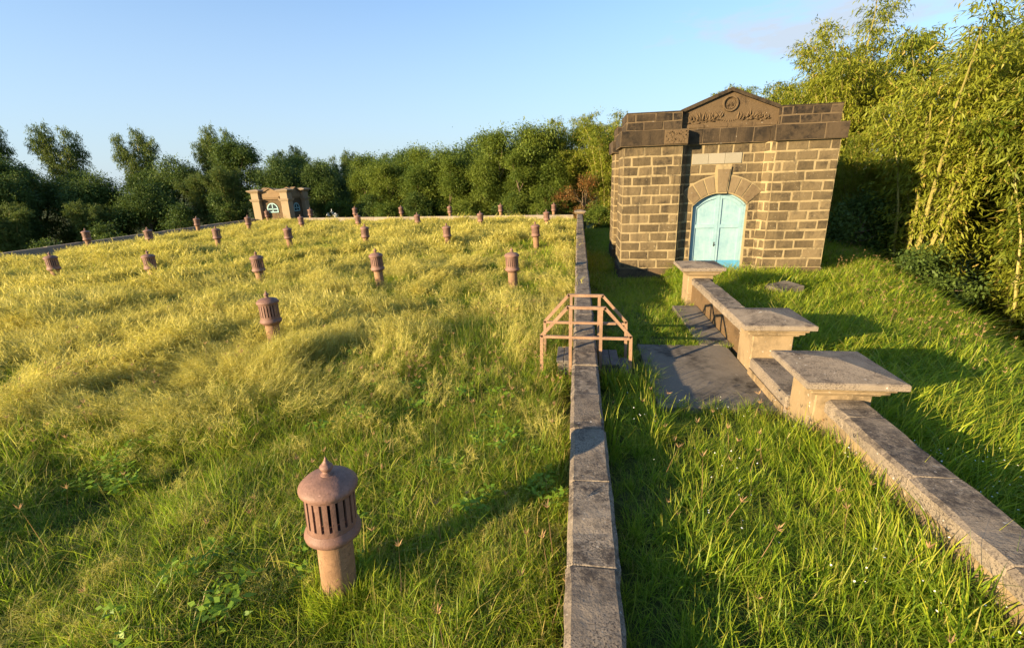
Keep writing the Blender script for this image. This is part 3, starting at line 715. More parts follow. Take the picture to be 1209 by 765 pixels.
for o, u, n, wd in ringfaces(hx0+.2, hy0+.2, hx1-.2, hy1-.2):
    T = frame(o,u,n); m0, m1 = pw+.0, wd-pw+.0
    for e, z0, z1 in ((.0,1.66,1.76),(.06,1.76,1.86)): a.add([T(m0,z0,e),T(m1,z0,e),T(m1,z1,e),T(m0,z1,e),T(m0,z0,-.3),T(m1,z0,-.3),T(m1,z1,-.3),T(m0,z1,-.3)], [(0,1,2,3),(0,1,5,4),(3,2,6,7),(4,5,6,7),(0,3,7,4),(1,2,6,5)], 0, .5)
    mid = (m0+m1)/2
    pp = [(m0-.1,1.86),(m1+.1,1.86),(m1+.1,2.05),(mid,2.42),(m0-.1,2.05)]
    a.add([T(p,z,.0) for p,z in pp] + [T(p,z,-.25) for p,z in pp], [(0,1,2,3,4),(9,8,7,6,5)] + [(k,(k+1)%5,(k+1)%5+5,k+5) for k in range(5)], 0, .5)
    for s0, s1 in (((m0-.16,2.05),(mid,2.43)),((m1+.16,2.05),(mid,2.43))):
        a.add([T(s0[0],s0[1],.08),T(s1[0],s1[1],.08),T(s1[0],s1[1]+.08,.08),T(s0[0],s0[1]+.08,.08),T(s0[0],s0[1],-.3),T(s1[0],s1[1],-.3),T(s1[0],s1[1]+.08,-.3),T(s0[0],s0[1]+.08,-.3)], [(0,1,2,3),(4,5,6,7),(3,2,6,7),(0,1,5,4),(0,3,7,4)], 0, .4)
M_houseped = stone_mat('house_pediment_stone', (.13,.085,.045), (.24,.165,.09), .4, (.06,.04,.025), .1, 1.2, .5)
ped = putrel(a.build('pediment', [M_houseped]), hs)
a = MB(); a.box(hx0+.4, hy0+.4, 1.75, hx1-.4, hy1-.4, 2.0, 0, .4); putrel(a.build('roof', [M_concrete]), hs)
def arch_window(o, u, n, hw, zb, zs):
    T = frame(o,u,n); N_ = 12; pts = [(-hw,zb),(hw,zb)] + [(hw*math.cos(math.pi*k/N_), zs+hw*math.sin(math.pi*k/N_)) for k in range(N_+1)]
    a = MB(); q = len(pts); a.add([T(p,z,.03) for p,z in pts] + [T(p,z,-.02) for p,z in pts], [tuple(range(q))] + [(k,(k+1)%q,(k+1)%q+q,k+q) for k in range(q)]); pane = a
    a = MB(); f = .075; inn = [(-hw+f,zb+f),(hw-f,zb+f)] + [((hw-f)*math.cos(math.pi*k/N_), zs+(hw-f)*math.sin(math.pi*k/N_)) for k in range(N_+1)]
    for (i0) in range(q):
        i1 = (i0+1) % q
        vs = [T(*pts[i0],.06),T(*pts[i1],.06),T(*inn[i1],.06),T(*inn[i0],.06)]; v2 = [T(*pts[i0],.0),T(*pts[i1],.0),T(*inn[i1],.0),T(*inn[i0],.0)]
        a.add(vs+v2, [(0,1,2,3),(0,1,5,4),(2,3,7,6)])
    def bar(p0, p1, w_):
        d = Vector((p1[0]-p0[0], p1[1]-p0[1])).normalized(); e = Vector((-d.y,d.x))*w_
        c = [(p0[0]-e.x,p0[1]-e.y),(p1[0]-e.x,p1[1]-e.y),(p1[0]+e.x,p1[1]+e.y),(p0[0]+e.x,p0[1]+e.y)]
        a.add([T(*x,.05) for x in c]+[T(*x,.02) for x in c], [(0,1,2,3),(0,1,5,4),(1,2,6,5),(2,3,7,6),(3,0,4,7)])
    bar((0,zb+f),(0,zs+hw-f),.035); bar((-hw+f,zs),(hw-f,zs),.035)
    w_ = putrel(a.build('window', [M_frame]), hs); pane.build('pane', [M_dark], w_)
arch_window(((hx0+hx1)/2-.05, hy0+.32, 0), (1,0,0), (0,-1,0), .46, .66, .92)
arch_window((hx1-.32, (hy0+hy1)/2, 0), (0,1,0), (1,0,0), .40, .66, .92)

# ------------------------------------------------------------------ leaf meshes by numpy
def quads_mesh(name, P, UV, mat):
    """P: (n,4,3) quads, UV: (n,4,2)"""
    n = len(P); me = bpy.data.meshes.new(name)
    me.vertices.add(4*n); me.vertices.foreach_set('co', np.ascontiguousarray(P, dtype=np.float32).ravel())
    me.loops.add(4*n); me.loops.foreach_set('vertex_index', np.arange(4*n, dtype=np.int32))
    me.polygons.add(n); me.polygons.foreach_set('loop_start', np.arange(0, 4*n, 4, dtype=np.int32))
    me.polygons.foreach_set('loop_total', np.full(n, 4, dtype=np.int32))
    uv = me.uv_layers.new(name='UVMap'); uv.data.foreach_set('uv', np.ascontiguousarray(UV, dtype=np.float32).ravel())
    me.update(); me.validate(); me.materials.append(mat); return me
def norm(a): return a/np.maximum(1e-9, np.linalg.norm(a, axis=-1, keepdims=True))
def leaf_quads(c, d, ln, wd, r, tw=None):
    """rhombic leaves: base c, direction d, lengths and widths"""
    n = len(c); d = norm(d); up = norm(np.stack([r.normal(0,.45,n), r.normal(0,.45,n), np.ones(n)], -1))
    s = norm(np.cross(d, up)); nrm = np.cross(s, d)
    ln = ln[:,None]; wd = wd[:,None]
    P = np.stack([c, c+d*ln*.42+s*wd*.5-nrm*ln*.02, c+d*ln-nrm*ln*.10, c+d*ln*.42-s*wd*.5-nrm*ln*.02], 1)
    u = r.random(n); UV = np.zeros((n,4,2)); UV[:,:,0] = u[:,None]; UV[:,:,1] = np.array([0,.4,1,.4])[None]
    return P, UV

M_bark = plain_mat('grey_brown_bark', (.16,.12,.08), .9, .35, 3, .1, .5)
M_culm = plain_mat('yellow_green_culm', (.28,.24,.07), .5, .3, 1.5, .3)
M_bamb = leaf_mat('bamboo_leaves', (.070,.115,.011), (.265,.285,.028), None, .42, .5, .45, .5, (.40,.30,.07), .08)
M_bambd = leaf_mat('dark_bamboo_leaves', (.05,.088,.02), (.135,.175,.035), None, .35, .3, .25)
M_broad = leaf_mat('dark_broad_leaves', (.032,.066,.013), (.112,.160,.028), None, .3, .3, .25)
M_fresh = leaf_mat('fresh_green_leaves', (.055,.105,.014), (.185,.225,.028), None, .38, .3, .3)
M_dry = leaf_mat('dry_brown_leaves', (.12,.085,.025), (.30,.17,.05), None, .35, .6, .2, .6, (.36,.12,.03), .15)
def bamboo_proto(seed, H=11., nc=17, spread=3.0, leaf=M_bamb, nb=5, base_leaf=.16, lsize=.215, lean=(0,0)):
    r = np.random.default_rng(seed); mb = MB(); P = []; U = []
    for k in range(nc):
        a = r.uniform(0, 2*np.pi); rad = r.uniform(.05, .75); h = H*r.uniform(.72, 1.06); out = spread*r.uniform(.25, 1.)
        b = np.array([rad*np.cos(a), rad*np.sin(a), -.3]); dr = np.array([np.cos(a)+lean[0], np.sin(a)+lean[1], 0])
        ts = np.linspace(0, 1, 11)
        path = np.stack([b + dr*out*(t**2.1) + np.array([0,0,1])*h*(t - .20*t**4) for t in ts])
        path[:, :2] += np.cumsum(r.normal(0, .035, (11,2)), 0)
        mb.tube(path.tolist(), [.058*(1-.93*t)+.003 for t in ts], 5)
        for t in np.arange(base_leaf, 1.0, .035):
            i = min(9, int(t*10)); p = path[i] + (path[i+1]-path[i])*(t*10-i)
            if t < .42 and r.random() < .5: continue
            for q in range(nb):
                aa = r.uniform(0, 2*np.pi); L = r.uniform(.5, 1.35)*(1.15-.55*t)
                bd = np.array([np.cos(aa), np.sin(aa), r.uniform(.1, .75)])
                nl = int(r.integers(14, 23)); s = r.uniform(.2, 1, nl)[:, None]
                c = p + bd*L*s + np.array([0,0,-1])*L*.45*s**2 + r.normal(0, .07, (nl,3))
                d = bd*.7 + r.normal(0, .6, (nl,3)) + np.array([0,0,-.75])
                ln = lsize*r.uniform(.6, 1.25, nl); a_, b_ = leaf_quads(c, d, ln, ln*.19+.008, r); P.append(a_); U.append(b_)
    return mb, np.concatenate(P), np.concatenate(U), leaf
def tree_proto(seed, H=9., crown_r=2.6, leaf=M_broad, trunk_h=.35, ncl=110, lpc=110, lsize=.17, low=.15, soft=.38, slim=.48, droop=.15):
    r = np.random.default_rng(seed); mb = MB(); P = []; U = []
    top = np.array([r.normal(0,.4), r.normal(0,.4), H*.72]); tp = [np.array([0,0,-.4]), np.array([r.normal(0,.1), r.normal(0,.1), H*trunk_h]), top]
    mb.tube([p.tolist() for p in [tp[0], (tp[0]+tp[1])/2+r.normal(0,.08,3), tp[1], (tp[1]+tp[2])/2+r.normal(0,.12,3), tp[2]]], [.022*H+.03, .017*H+.02, .013*H+.02, .008*H+.01, .01], 7)
    # lobes of the crown, then leaf clumps on their shells
    nl = int(r.integers(11, 15)); lobes = []
    for k in range(nl):
        a = r.uniform(0, 2*np.pi); zz = H*r.uniform(low+.12, .86); q = (1-abs(zz/H-.52)*1.1)*crown_r*.75
        c = np.array([np.cos(a)*q*r.uniform(.35,1), np.sin(a)*q*r.uniform(.35,1), zz]); lobes.append((c, crown_r*r.uniform(.24,.46)))
        st_ = tp[1] + (tp[2]-tp[1])*r.uniform(0, .7); mid = (st_+c)/2 + np.array([0,0,-.15])*H*.1
        mb.tube([st_.tolist(), mid.tolist(), c.tolist()], [.007*H+.01, .005*H+.006, .006], 5)
    lobes.append((np.array([top[0], top[1], H*.86]), crown_r*.42))
    for k in range(ncl):
        c, rad = lobes[int(r.integers(len(lobes)))]
        d = norm(r.normal(0, 1, 3)); d[2] = d[2]*.8+.12
        cc = c + d*rad*r.uniform(.55, 1.12)*np.array([1,1,.85])
        n = int(lpc*r.uniform(.5, 1.4)); off = r.normal(0, 1, (n,3))*np.array([.30,.30,.22])*crown_r*soft*r.uniform(.6,1.5)
        p = cc + off; dd = norm(off)*.8 + r.normal(0,.5,(n,3)) + np.array([0,0,-droop])
        ln = lsize*r.uniform(.6,1.3,n); a_, b_ = leaf_quads(p, dd, ln, ln*slim, r); P.append(a_); U.append(b_)
    return mb, np.concatenate(P), np.concatenate(U), leaf
def register(name, cat, pr, stemname, stem_mat):
    mb, P, U, lm = pr
    t = thing(name, (0,0,0), 'x', cat)
    mb.build(stemname, [stem_mat], t, 60)
    o = bpy.data.objects.new('crown', quads_mesh('crown', P, U, lm)); COL.objects.link(o); o.parent = t
    return t
used = {}
def plant(proto, x, y, s, label, group, rz=None, z=None, sz=None):
    z = float(hgt(x, y))-.1 if z is None else z
    rot = (R(random.uniform(-3,3)), R(random.uniform(-3,3)), random.uniform(0,6.28) if rz is None else rz)
    sc_ = (s*random.uniform(.93,1.07), s*random.uniform(.93,1.07), s if sz is None else sz)
    if not used.get(proto.name):
        used[proto.name] = 1; t = proto; t.location = (x,y,z); t.rotation_euler = rot; t.scale = sc_; t['label'] = label
    else: t = copy_thing(proto, (x,y,z), rot, sc_, label)
    t['group'] = group; return t
BB = [register('bamboo_clump', 'bamboo', bamboo_proto(21, 11.5, 19, 3.0, base_leaf=.06), 'culms', M_culm),
      register('bamboo_clump', 'bamboo', bamboo_proto(22, 10.5, 17, 2.6, lean=(.15,-.1), base_leaf=.06), 'culms', M_culm),
      register('bamboo_clump', 'bamboo', bamboo_proto(23, 12.5, 20, 3.4, base_leaf=.06), 'culms', M_culm)]
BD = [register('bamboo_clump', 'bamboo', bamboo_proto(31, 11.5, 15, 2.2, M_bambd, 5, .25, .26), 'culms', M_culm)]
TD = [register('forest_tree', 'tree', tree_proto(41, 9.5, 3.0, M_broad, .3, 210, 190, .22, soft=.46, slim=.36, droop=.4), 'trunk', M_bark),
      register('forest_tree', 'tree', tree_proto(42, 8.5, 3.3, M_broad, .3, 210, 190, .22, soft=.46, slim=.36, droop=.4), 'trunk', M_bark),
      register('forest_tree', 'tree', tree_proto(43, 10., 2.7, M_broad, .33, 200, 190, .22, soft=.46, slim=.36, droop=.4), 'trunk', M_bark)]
TF = [register('forest_tree', 'tree', tree_proto(51, 8.5, 2.3, M_fresh, .3, 160, 170, .19, soft=.46, slim=.38, droop=.3), 'trunk', M_bark),
      register('forest_tree', 'tree', tree_proto(52, 9.5, 2.1, M_fresh, .35, 150, 160, .19, soft=.46, slim=.38, droop=.3), 'trunk', M_bark),
      register('forest_tree', 'tree', tree_proto(53, 7.5, 2.5, M_fresh, .25, 160, 170, .19, soft=.46, slim=.38, droop=.3), 'trunk', M_bark)]
TB = [register('dry_tree', 'tree', tree_proto(61, 7.5, 2.2, M_dry, .3, 70, 80, .2), 'trunk', M_bark)]
SB = [register('shrub', 'shrub', tree_proto(71, 3.4, 1.9, M_broad, .2, 80, 90, .18, .0), 'stems', M_bark),
      register('shrub', 'shrub', tree_proto(72, 3.0, 1.8, M_fresh, .2, 75, 90, .17, .0), 'stems', M_bark)]
# right-hand bamboo, front to back
GR = 'bamboo clumps beyond the grassy bank on the right'
right = [(14.2,13.6,1.0,0,'golden bamboo clump at the right edge of the photo beyond the bank'),
 (15.4,17.2,1.02,1,'golden bamboo clump with leaning culms just right of the bank crest'),
 (13.2,20.6,.84,0,'bamboo clump with bare yellow culms right of the pump house corner'),
 (18.2,20.0,1.28,2,'tallest bamboo clump at the upper right corner of the photo'),
 (16.2,24.5,1.15,1,'tall bamboo clump second from the upper right corner'),
 (12.6,26.0,.84,2,'bamboo clump rising right behind the pump house right corner'),
 (21.0,25.5,1.2,0,None), (19.5,30,1.0,2,None), (15,31,1.0,0,None), (24,21,1.2,1,None), (19.5,15.5,1.1,2,None), (23.5,30,1.05,1,None),
 (10.6,31.5,.86,1,'bamboo clump showing above the right parapet of the pump house'),
 (27,27,1.05,0,None), (17.2,13.0,1.05,1,None), (12.0,36,.95,0,None)]
for x, y, s, k, lab in right: plant(BB[k], x, y, s*1.22, lab or 'golden bamboo clump in the back rows of the grove right of the pump house', GR)
for x, y, s in ((12.2,17.6,.8),(13.0,19.3,.8),(11.6,21.5,.9),(13.9,22.6,1.)):
    plant(SB[0], x, y, s, 'dark shrub in the shaded undergrowth between the grassy bank and the bamboo', 'dark shrubs under the bamboo', z=float(hgt(x,y))-.7)
for x, y, s, k in ((12.4,23.6,.5,2),(15.2,27.5,.75,2),(13.6,29.5,.8,2),(18.5,27,.9,2)): plant(BB[k], x, y, s, 'low bamboo clump in the shade behind the right corner of the pump house', GR)
# behind the long wall, left of the pump house
GM = 'bamboo clumps between the long wall and the pump house'
for x, y, s, k, lab in [(2.3,37.5,.98,0,'yellow green bamboo clump just left of the pump house beyond the long wall'), (4.8,40,1.0,1,'bamboo clump partly hidden behind the left edge of the pump house'), (-.4,41,1.0,2,'bamboo clump beyond the far end of the long wall'),(7.5,38,.8,0,'bamboo clump hidden behind the pump house'),(3,46,1.1,1,'bamboo clump behind the others left of the pump house')]:
    plant(BB[k], x, y, s, lab, GM)
plant(TB[0], .4, 36.4, .62, 'dry orange brown tree beyond the far end of the long wall', 'dry trees')
plant(TB[0], -1.6, 37.2, .42, 'low dry brown bush beyond the far kerb left of the long wall end', 'dry trees')
plant(SB[1], 3.0, 34.4, .8, 'fresh green shrub beside the pump house rear corner', 'green shrubs behind the far kerb')
plant(SB[1], 1.4, 34.6, .7, 'fresh green shrub right behind the end pillar of the long wall', 'green shrubs behind the far kerb')
# forest along the back
for x, y, s in ((-3.2,40.4,.74),(-6.6,42,.70),(-10.2,42.4,.66),(-14.8,43,.64),(-18.4,44.5,.62),(-1.2,39.2,.78)): plant(BB[1], x, y, s, 'yellow green bamboo clump among the trees beyond the far kerb', 'bamboo clumps among the far trees')
GT = 'forest trees behind the field'
fx = [(-3.6,38.6,.84,'F',0),(-6.3,39.5,.84,'F',0),(-8.6,41,.84,'F',2),(-11.2,39.8,.80,'F',2),(-14.2,41,.78,'F',0),(-17.0,40.4,.72,'F',2),(-19.4,42.5,.70,'F',1),
      (-5.0,44,.84,'D',2),(-9.8,45.5,.86,'D',0),(-13,45.5,.80,'D',1),(-16.5,46,.78,'D',2),(-20.5,47,.74,'D',0),(-1.4,45,.9,'D',1)]
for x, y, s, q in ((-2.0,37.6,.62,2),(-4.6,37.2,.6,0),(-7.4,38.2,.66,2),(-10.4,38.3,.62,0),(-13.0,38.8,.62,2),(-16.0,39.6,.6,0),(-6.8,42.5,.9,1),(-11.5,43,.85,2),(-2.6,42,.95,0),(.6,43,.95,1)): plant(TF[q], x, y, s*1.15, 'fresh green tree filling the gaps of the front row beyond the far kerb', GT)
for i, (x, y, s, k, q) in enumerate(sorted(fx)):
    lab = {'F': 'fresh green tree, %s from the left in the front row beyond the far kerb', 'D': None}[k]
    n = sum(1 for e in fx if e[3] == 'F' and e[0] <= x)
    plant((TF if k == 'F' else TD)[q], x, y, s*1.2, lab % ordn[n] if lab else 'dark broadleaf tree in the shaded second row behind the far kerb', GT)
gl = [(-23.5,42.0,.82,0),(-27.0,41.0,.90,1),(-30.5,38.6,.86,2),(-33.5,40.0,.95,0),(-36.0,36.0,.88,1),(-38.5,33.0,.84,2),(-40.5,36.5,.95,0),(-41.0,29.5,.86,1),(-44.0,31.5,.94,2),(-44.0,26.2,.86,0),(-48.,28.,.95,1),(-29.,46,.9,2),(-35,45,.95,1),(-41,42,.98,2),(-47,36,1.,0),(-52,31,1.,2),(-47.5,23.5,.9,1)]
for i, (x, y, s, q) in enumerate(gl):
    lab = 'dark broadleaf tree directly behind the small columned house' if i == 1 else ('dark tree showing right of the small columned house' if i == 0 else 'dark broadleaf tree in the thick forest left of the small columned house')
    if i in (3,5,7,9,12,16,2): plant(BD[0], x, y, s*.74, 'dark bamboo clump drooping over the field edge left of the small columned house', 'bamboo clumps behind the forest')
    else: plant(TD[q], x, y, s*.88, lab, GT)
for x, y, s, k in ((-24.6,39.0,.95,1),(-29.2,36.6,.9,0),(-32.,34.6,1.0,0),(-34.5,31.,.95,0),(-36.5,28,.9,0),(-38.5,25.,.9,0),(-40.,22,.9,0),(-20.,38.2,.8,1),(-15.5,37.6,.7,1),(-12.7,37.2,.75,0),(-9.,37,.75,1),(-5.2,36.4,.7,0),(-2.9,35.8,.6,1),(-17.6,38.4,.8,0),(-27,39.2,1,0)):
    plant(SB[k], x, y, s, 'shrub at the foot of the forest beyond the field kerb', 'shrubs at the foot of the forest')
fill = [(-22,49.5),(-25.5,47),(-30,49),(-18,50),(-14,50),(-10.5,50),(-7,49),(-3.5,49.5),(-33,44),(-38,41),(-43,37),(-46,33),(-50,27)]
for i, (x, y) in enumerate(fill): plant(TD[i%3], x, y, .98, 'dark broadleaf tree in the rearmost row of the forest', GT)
gb = [(-37.,48.,.95),(-43.,44.,.94),(-40,50,.98),(-49.,42.,.98),(-32.,52.,.92),(-26,52,.85),(-21,54,.82),(-16,54,.84),(-55.,40.,1.02),(-57,33,1.0)]
tipl = {0: 'tall bamboo clump with pale culms rising above the forest at far left', 1: 'bamboo clump nearest the left edge rising above the forest'}
for i, (x, y, s) in enumerate(gb): plant(BD[0], x, y, s*.85, sz=s*(1.40 if i in (0,1,3,8) else 1.25), label=tipl.get(i, 'dark bamboo clump rising behind the forest trees'), group='bamboo clumps behind the forest')

# ------------------------------------------------------------------ grass
def blades(r, n, rad, h, w, tilt, lean, droop, seg=3):
    """n curved tapering blades growing from a disc; returns quads (n*seg)"""
    a = r.uniform(0, 2*np.pi, n); q = rad*np.sqrt(r.random(n)); b = np.stack([q*np.cos(a), q*np.sin(a), np.full(n,-.02)], -1)
    H = r.uniform(h[0], h[1], n); az = r.uniform(0, 2*np.pi, n); tl = np.abs(r.normal(0, tilt, n))
    hd = np.stack([np.cos(az)*tl+lean, np.sin(az)*tl, np.zeros(n)], -1); dr = droop*r.uniform(.3, 1.5, n)
    ts = np.linspace(0, 1, seg+1); side = norm(np.stack([-hd[:,1]+r.normal(0,.3,n), hd[:,0]+r.normal(0,.3,n), np.zeros(n)], -1))
    C = []
    for t in ts:
        up = H*(t - dr*.5*t*t); C.append(b + hd*(H*(t*.6+dr*t*t*.9))[:,None] + np.stack([0*up,0*up,up], -1))
    ww = w*r.uniform(.6, 1.4, n); taper = [.75, 1., .75, .06] if seg == 3 else [.8, .9, .05]
    P = []; U = []; u = r.random(n)
    for k in range(seg):
        s0 = side*(ww*taper[k]*.5)[:,None]; s1 = side*(ww*taper[k+1]*.5)[:,None]
        P.append(np.stack([C[k]-s0, C[k]+s0, C[k+1]+s1, C[k+1]-s1], 1))
        uv = np.zeros((n,4,2)); uv[:,:,0] = u[:,None]; uv[:,0:2,1] = ts[k]; uv[:,2:,1] = ts[k+1]; U.append(uv)
    return np.concatenate(P), np.concatenate(U), C[-1], hd
def feather(r, n, rad, h, lean, w=.0022, nf=12, fl=.09):
    P, U, tips, hd = blades(r, n, rad, h, w, .22, lean, .5, 3)
    P2, U2, _, _ = blades(r, n//2, rad, (h[0]*.3, h[1]*.55), w*2, .5, lean*.6, .6, 3)
    m = n*nf; i = np.repeat(np.arange(n), nf); s = r.uniform(-.17, .05, m)
    d = norm(hd[i]*1.2 + r.normal(0,.55,(m,3)) + np.array([0,0,.45])); c = tips[i] + (np.stack([hd[i,0],hd[i,1],np.full(m,.55)],-1))*s[:,None]
    ln = fl*r.uniform(.4,1.3,m); P3, U3 = leaf_quads(c, d, ln, np.full(m, w*1.3), r); U3[:,:,1] = 1; 
    return np.concatenate([P,P2,P3]), np.concatenate([U,U2,U3])
def protos(name, mats_builders):
    c = bpy.data.collections.new(name)
    for k, (P, U, m) in enumerate(mats_builders):
        o = bpy.data.objects.new('%s_%s' % (name, chr(97+k//26)+chr(97+k%26)), quads_mesh('grass_tuft', P, U, m)); c.objects.link(o)
    return c
M_green = leaf_mat('green_blades', (.07,.155,.010), (.28,.39,.026), (.64,.57,.07), .52, 1.1, .3, .45, (.46,.36,.11), .24)
M_lush = leaf_mat('lush_blades', (.085,.175,.012), (.31,.42,.026), (.62,.57,.055), .55, .9, .3, .42, (.42,.36,.09), .08)  # sun catching the blade ends is painted into the yellow tip colour
M_yel = leaf_mat('feathery_yellow_grass', (.23,.235,.026), (.58,.51,.095), (.76,.66,.20), .42, .55, .35, .6)
M_seed = leaf_mat('brown_seed_heads', (.22,.12,.06), (.46,.29,.14), None, .4, .8, .3, .7)
M_flower = plain_mat('white_petals', (.75,.74,.66), .6, .1, 20)
rg = np.random.default_rng(99)
def B(n, rad, h, w, tilt, lean, droop, mat, seg=3):
    P, U, _, _ = blades(rg, n, rad, h, w, tilt, lean, droop, seg); return (P, U, mat)
def Fe(n, rad, h, lean, w, nf, fl, mat): P, U = feather(rg, n, rad, h, lean, w, nf, fl); return (P, U, mat)
near = [B(46,.13,(.08,.24),.0042,.55,.12,.7,M_green) for k in range(3)] + [B(40,.13,(.12,.34),.0048,.5,.15,.8,M_green) for k in range(2)]
yeln = [Fe(20,.13,(.24,.46),.55,.0022,16,.09,M_yel) for k in range(3)]
midg = [B(44,.2,(.10,.28),.008,.55,.12,.7,M_green) for k in range(2)]
yelm = [Fe(24,.2,(.24,.46),.55,.0042,14,.11,M_yel) for k in range(3)]
farg = [B(50,.32,(.12,.28),.016,.6,.12,.6,M_green) for k in range(2)]
yelf = [Fe(28,.34,(.22,.40),.5,.009,12,.15,M_yel) for k in range(2)]
lush = [B(26,.09,(.20,.52),.0075,.4,.18,.85,M_lush) for k in range(4)]
lushm = [B(30,.14,(.20,.48),.011,.45,.22,.85,M_lush) for k in range(3)]
def weed(seed):
    r = np.random.default_rng(seed); n = 26; a = r.uniform(0,6.28,n); h = r.uniform(.02,.2,n); d = np.stack([np.cos(a),np.sin(a),r.uniform(-.1,.7,n)],-1)
    c = np.stack([np.cos(a)*.02,np.sin(a)*.02,h],-1)+r.normal(0,.03,(n,3))*np.array([1,1,.3]); P, U = leaf_quads(c, d, r.uniform(.04,.085,n), r.uniform(.022,.04,n), r); return P, U, M_weed
M_weed = leaf_mat('broad_weed_leaves', (.07,.16,.015), (.24,.36,.03), None, .42, 1., .3, .5)
weeds = [weed(k) for k in (1,2,3)]
GRASS = protos('grass_tuft', near + yeln + midg + yelm + farg + yelf + lush + lushm + weeds)
off = np.cumsum([0] + [len(q) for q in (near,yeln,midg,yelm,farg,yelf,lush,lushm,weeds)])
iN, iY, iM, iYM, iF, iYF, iL, iLM, iW = [(int(off[k]), int(off[k+1])) for k in range(9)]
_names = sorted(o.name for o in GRASS.objects)
def instancer(name, coll, pts, rot, sc, idx, label, cat):
    me = bpy.data.meshes.new(name); me.vertices.add(len(pts)); me.vertices.foreach_set('co', np.asarray(pts, np.float32).ravel())
    a = me.attributes.new('rot', 'FLOAT_VECTOR', 'POINT'); a.data.foreach_set('vector', np.asarray(rot, np.float32).ravel())
    a = me.attributes.new('size', 'FLOAT_VECTOR', 'POINT'); a.data.foreach_set('vector', np.asarray(sc, np.float32).ravel())
    a = me.attributes.new('idx', 'INT', 'POINT'); a.data.foreach_set('value', np.asarray(idx, np.int32))
    o = bpy.data.objects.new(name, me); COL.objects.link(o)
    ng = bpy.data.node_groups.new(name, 'GeometryNodeTree')
    ng.interface.new_socket('Geometry', in_out='INPUT', socket_type='NodeSocketGeometry'); ng.interface.new_socket('Geometry', in_out='OUTPUT', socket_type='NodeSocketGeometry')
    n = ng.nodes; gi = n.new('NodeGroupInput'); go_ = n.new('NodeGroupOutput'); ip = n.new('GeometryNodeInstanceOnPoints'); ci = n.new('GeometryNodeCollectionInfo')
    ci.inputs['Collection'].default_value = coll; ci.inputs['Separate Children'].default_value = True; ci.inputs['Reset Children'].default_value = True
    def na(nm, dt):
        x = n.new('GeometryNodeInputNamedAttribute'); x.data_type = dt; x.inputs[0].default_value = nm; return x.outputs[0]
    e = n.new('FunctionNodeEulerToRotation'); lk = ng.links.new
    lk(gi.outputs[0], ip.inputs['Points']); lk(ci.outputs[0], ip.inputs['Instance']); ip.inputs['Pick Instance'].default_value = True
    lk(na('idx','INT'), ip.inputs['Instance Index']); lk(na('rot','FLOAT_VECTOR'), e.inputs[0]); lk(e.outputs[0], ip.inputs['Rotation']); lk(na('size','FLOAT_VECTOR'), ip.inputs['Scale'])
    lk(ip.outputs[0], go_.inputs[0])
    md = o.modifiers.new('scatter', 'NODES'); md.node_group = ng
    tag(o, label, cat, None, 'stuff'); return o
CR, CD, FW = np.array(cr), np.array(cd), np.array(fw)
def visible(x, y, z, mar=1.28):
    q = np.stack([x, y, z-HC], -1); zc = q@FW; u = FPX*(q@CR)/np.maximum(zc,.01)/(W0/2); v = FPX*(q@CD)/np.maximum(zc,.01)/(H0/2)
    return (zc > .3) & (np.abs(u) < mar) & (np.abs(v) < mar+.15)
def scatter(x0, x1, y0, y1, dens):
    n = int((x1-x0)*(y1-y0)*dens); x = rg.uniform(x0, x1, n); y = rg.uniform(y0, y1, n); z = hgt(x, y); k = visible(x, y, z)
    return x[k], y[k], z[k]
def pick(rng_, n): return rg.integers(rng_[0], rng_[1], n)
def lean_ang(x, y): return 2.2*np.pi*(fbm(x*.33+40, y*.33+11, 15)-.5)*2 + .6          # wind and lodging swirl the field grass
PT, RT, SC, IX = [], [], [], []
def emit(x, y, z, ang, s, sz, idx):
    n = len(x); PT.append(np.stack([x,y,z],-1)); RT.append(np.stack([rg.normal(0,.08,n), rg.normal(0,.08,n), ang],-1)); SC.append(np.stack([s,s,sz],-1)); IX.append(idx)
def flush(name, label, cat):
    o = instancer(name, GRASS, np.concatenate(PT), np.concatenate(RT), np.concatenate(SC), np.concatenate(IX), label, cat)
    PT.clear(); RT.clear(); SC.clear(); IX.clear(); return o
def yellowness(x, y):
    a = sstep(3.6, 6.5, y + 2.2*(fbm(x*.5, y*.5, 22)-.5) + .25*np.maximum(-x-3,0)*.3)
    b = 1 - .75*sstep(-3.6, -.7, x + 1.3*(fbm(x*.6, y*.6, 23)-.5))
    nz = sstep(.38, .60, fbm(x*.42+3, y*.42, 24)); return a*b*(.18+.82*nz)
def free_left(x, y):
    ok = (x < -.10) & (x > -24.8) & (y < far_edge(x)-.2)
    for vx, vy in VP: ok &= (x-vx)**2+(y-vy)**2 > .02
    ok &= ~((x > -.33) & (y > 6.35) & (y < 7.1)); ok &= ~((x > -24.9) & (x < -21.4) & (y > 33.9)); return ok
# field
for (dl, dh, dens, gi, yi, sc0) in ((0, 5.5, 150, iN, iY, 1.), (5.5, 9, 95, iN, iY, 1.15), (9, 16, 48, iM, iYM, 1.05), (16, 48, 17, iF, iYF, 1.05)):
    x, y, z = scatter(-25, 0, -.6, 35, dens); d = np.hypot(x, y); k = (d >= dl) & (d < dh) & free_left(x, y); x, y, z = x[k], y[k], z[k]
    yl = yellowness(x, y); isy = rg.random(len(x)) < yl*.78
    n = len(x); clump = fbm(x*1.1, y*1.1, 31); s = sc0*(.35+1.25*clump)*rg.uniform(.8,1.25,n)
    s = s*(1-.75*(1-sstep(.2,2.6,x+24.8)))*(1-.5*(1-sstep(.2,2.2,far_edge(x)-y)))
    ang = np.where(isy, lean_ang(x,y)+rg.normal(0,.35,n), rg.uniform(0,6.28,n))
    emit(x, y, z, ang, s, s*rg.uniform(.85,1.15,n), np.where(isy, pick(yi,n), pick(gi,n)))
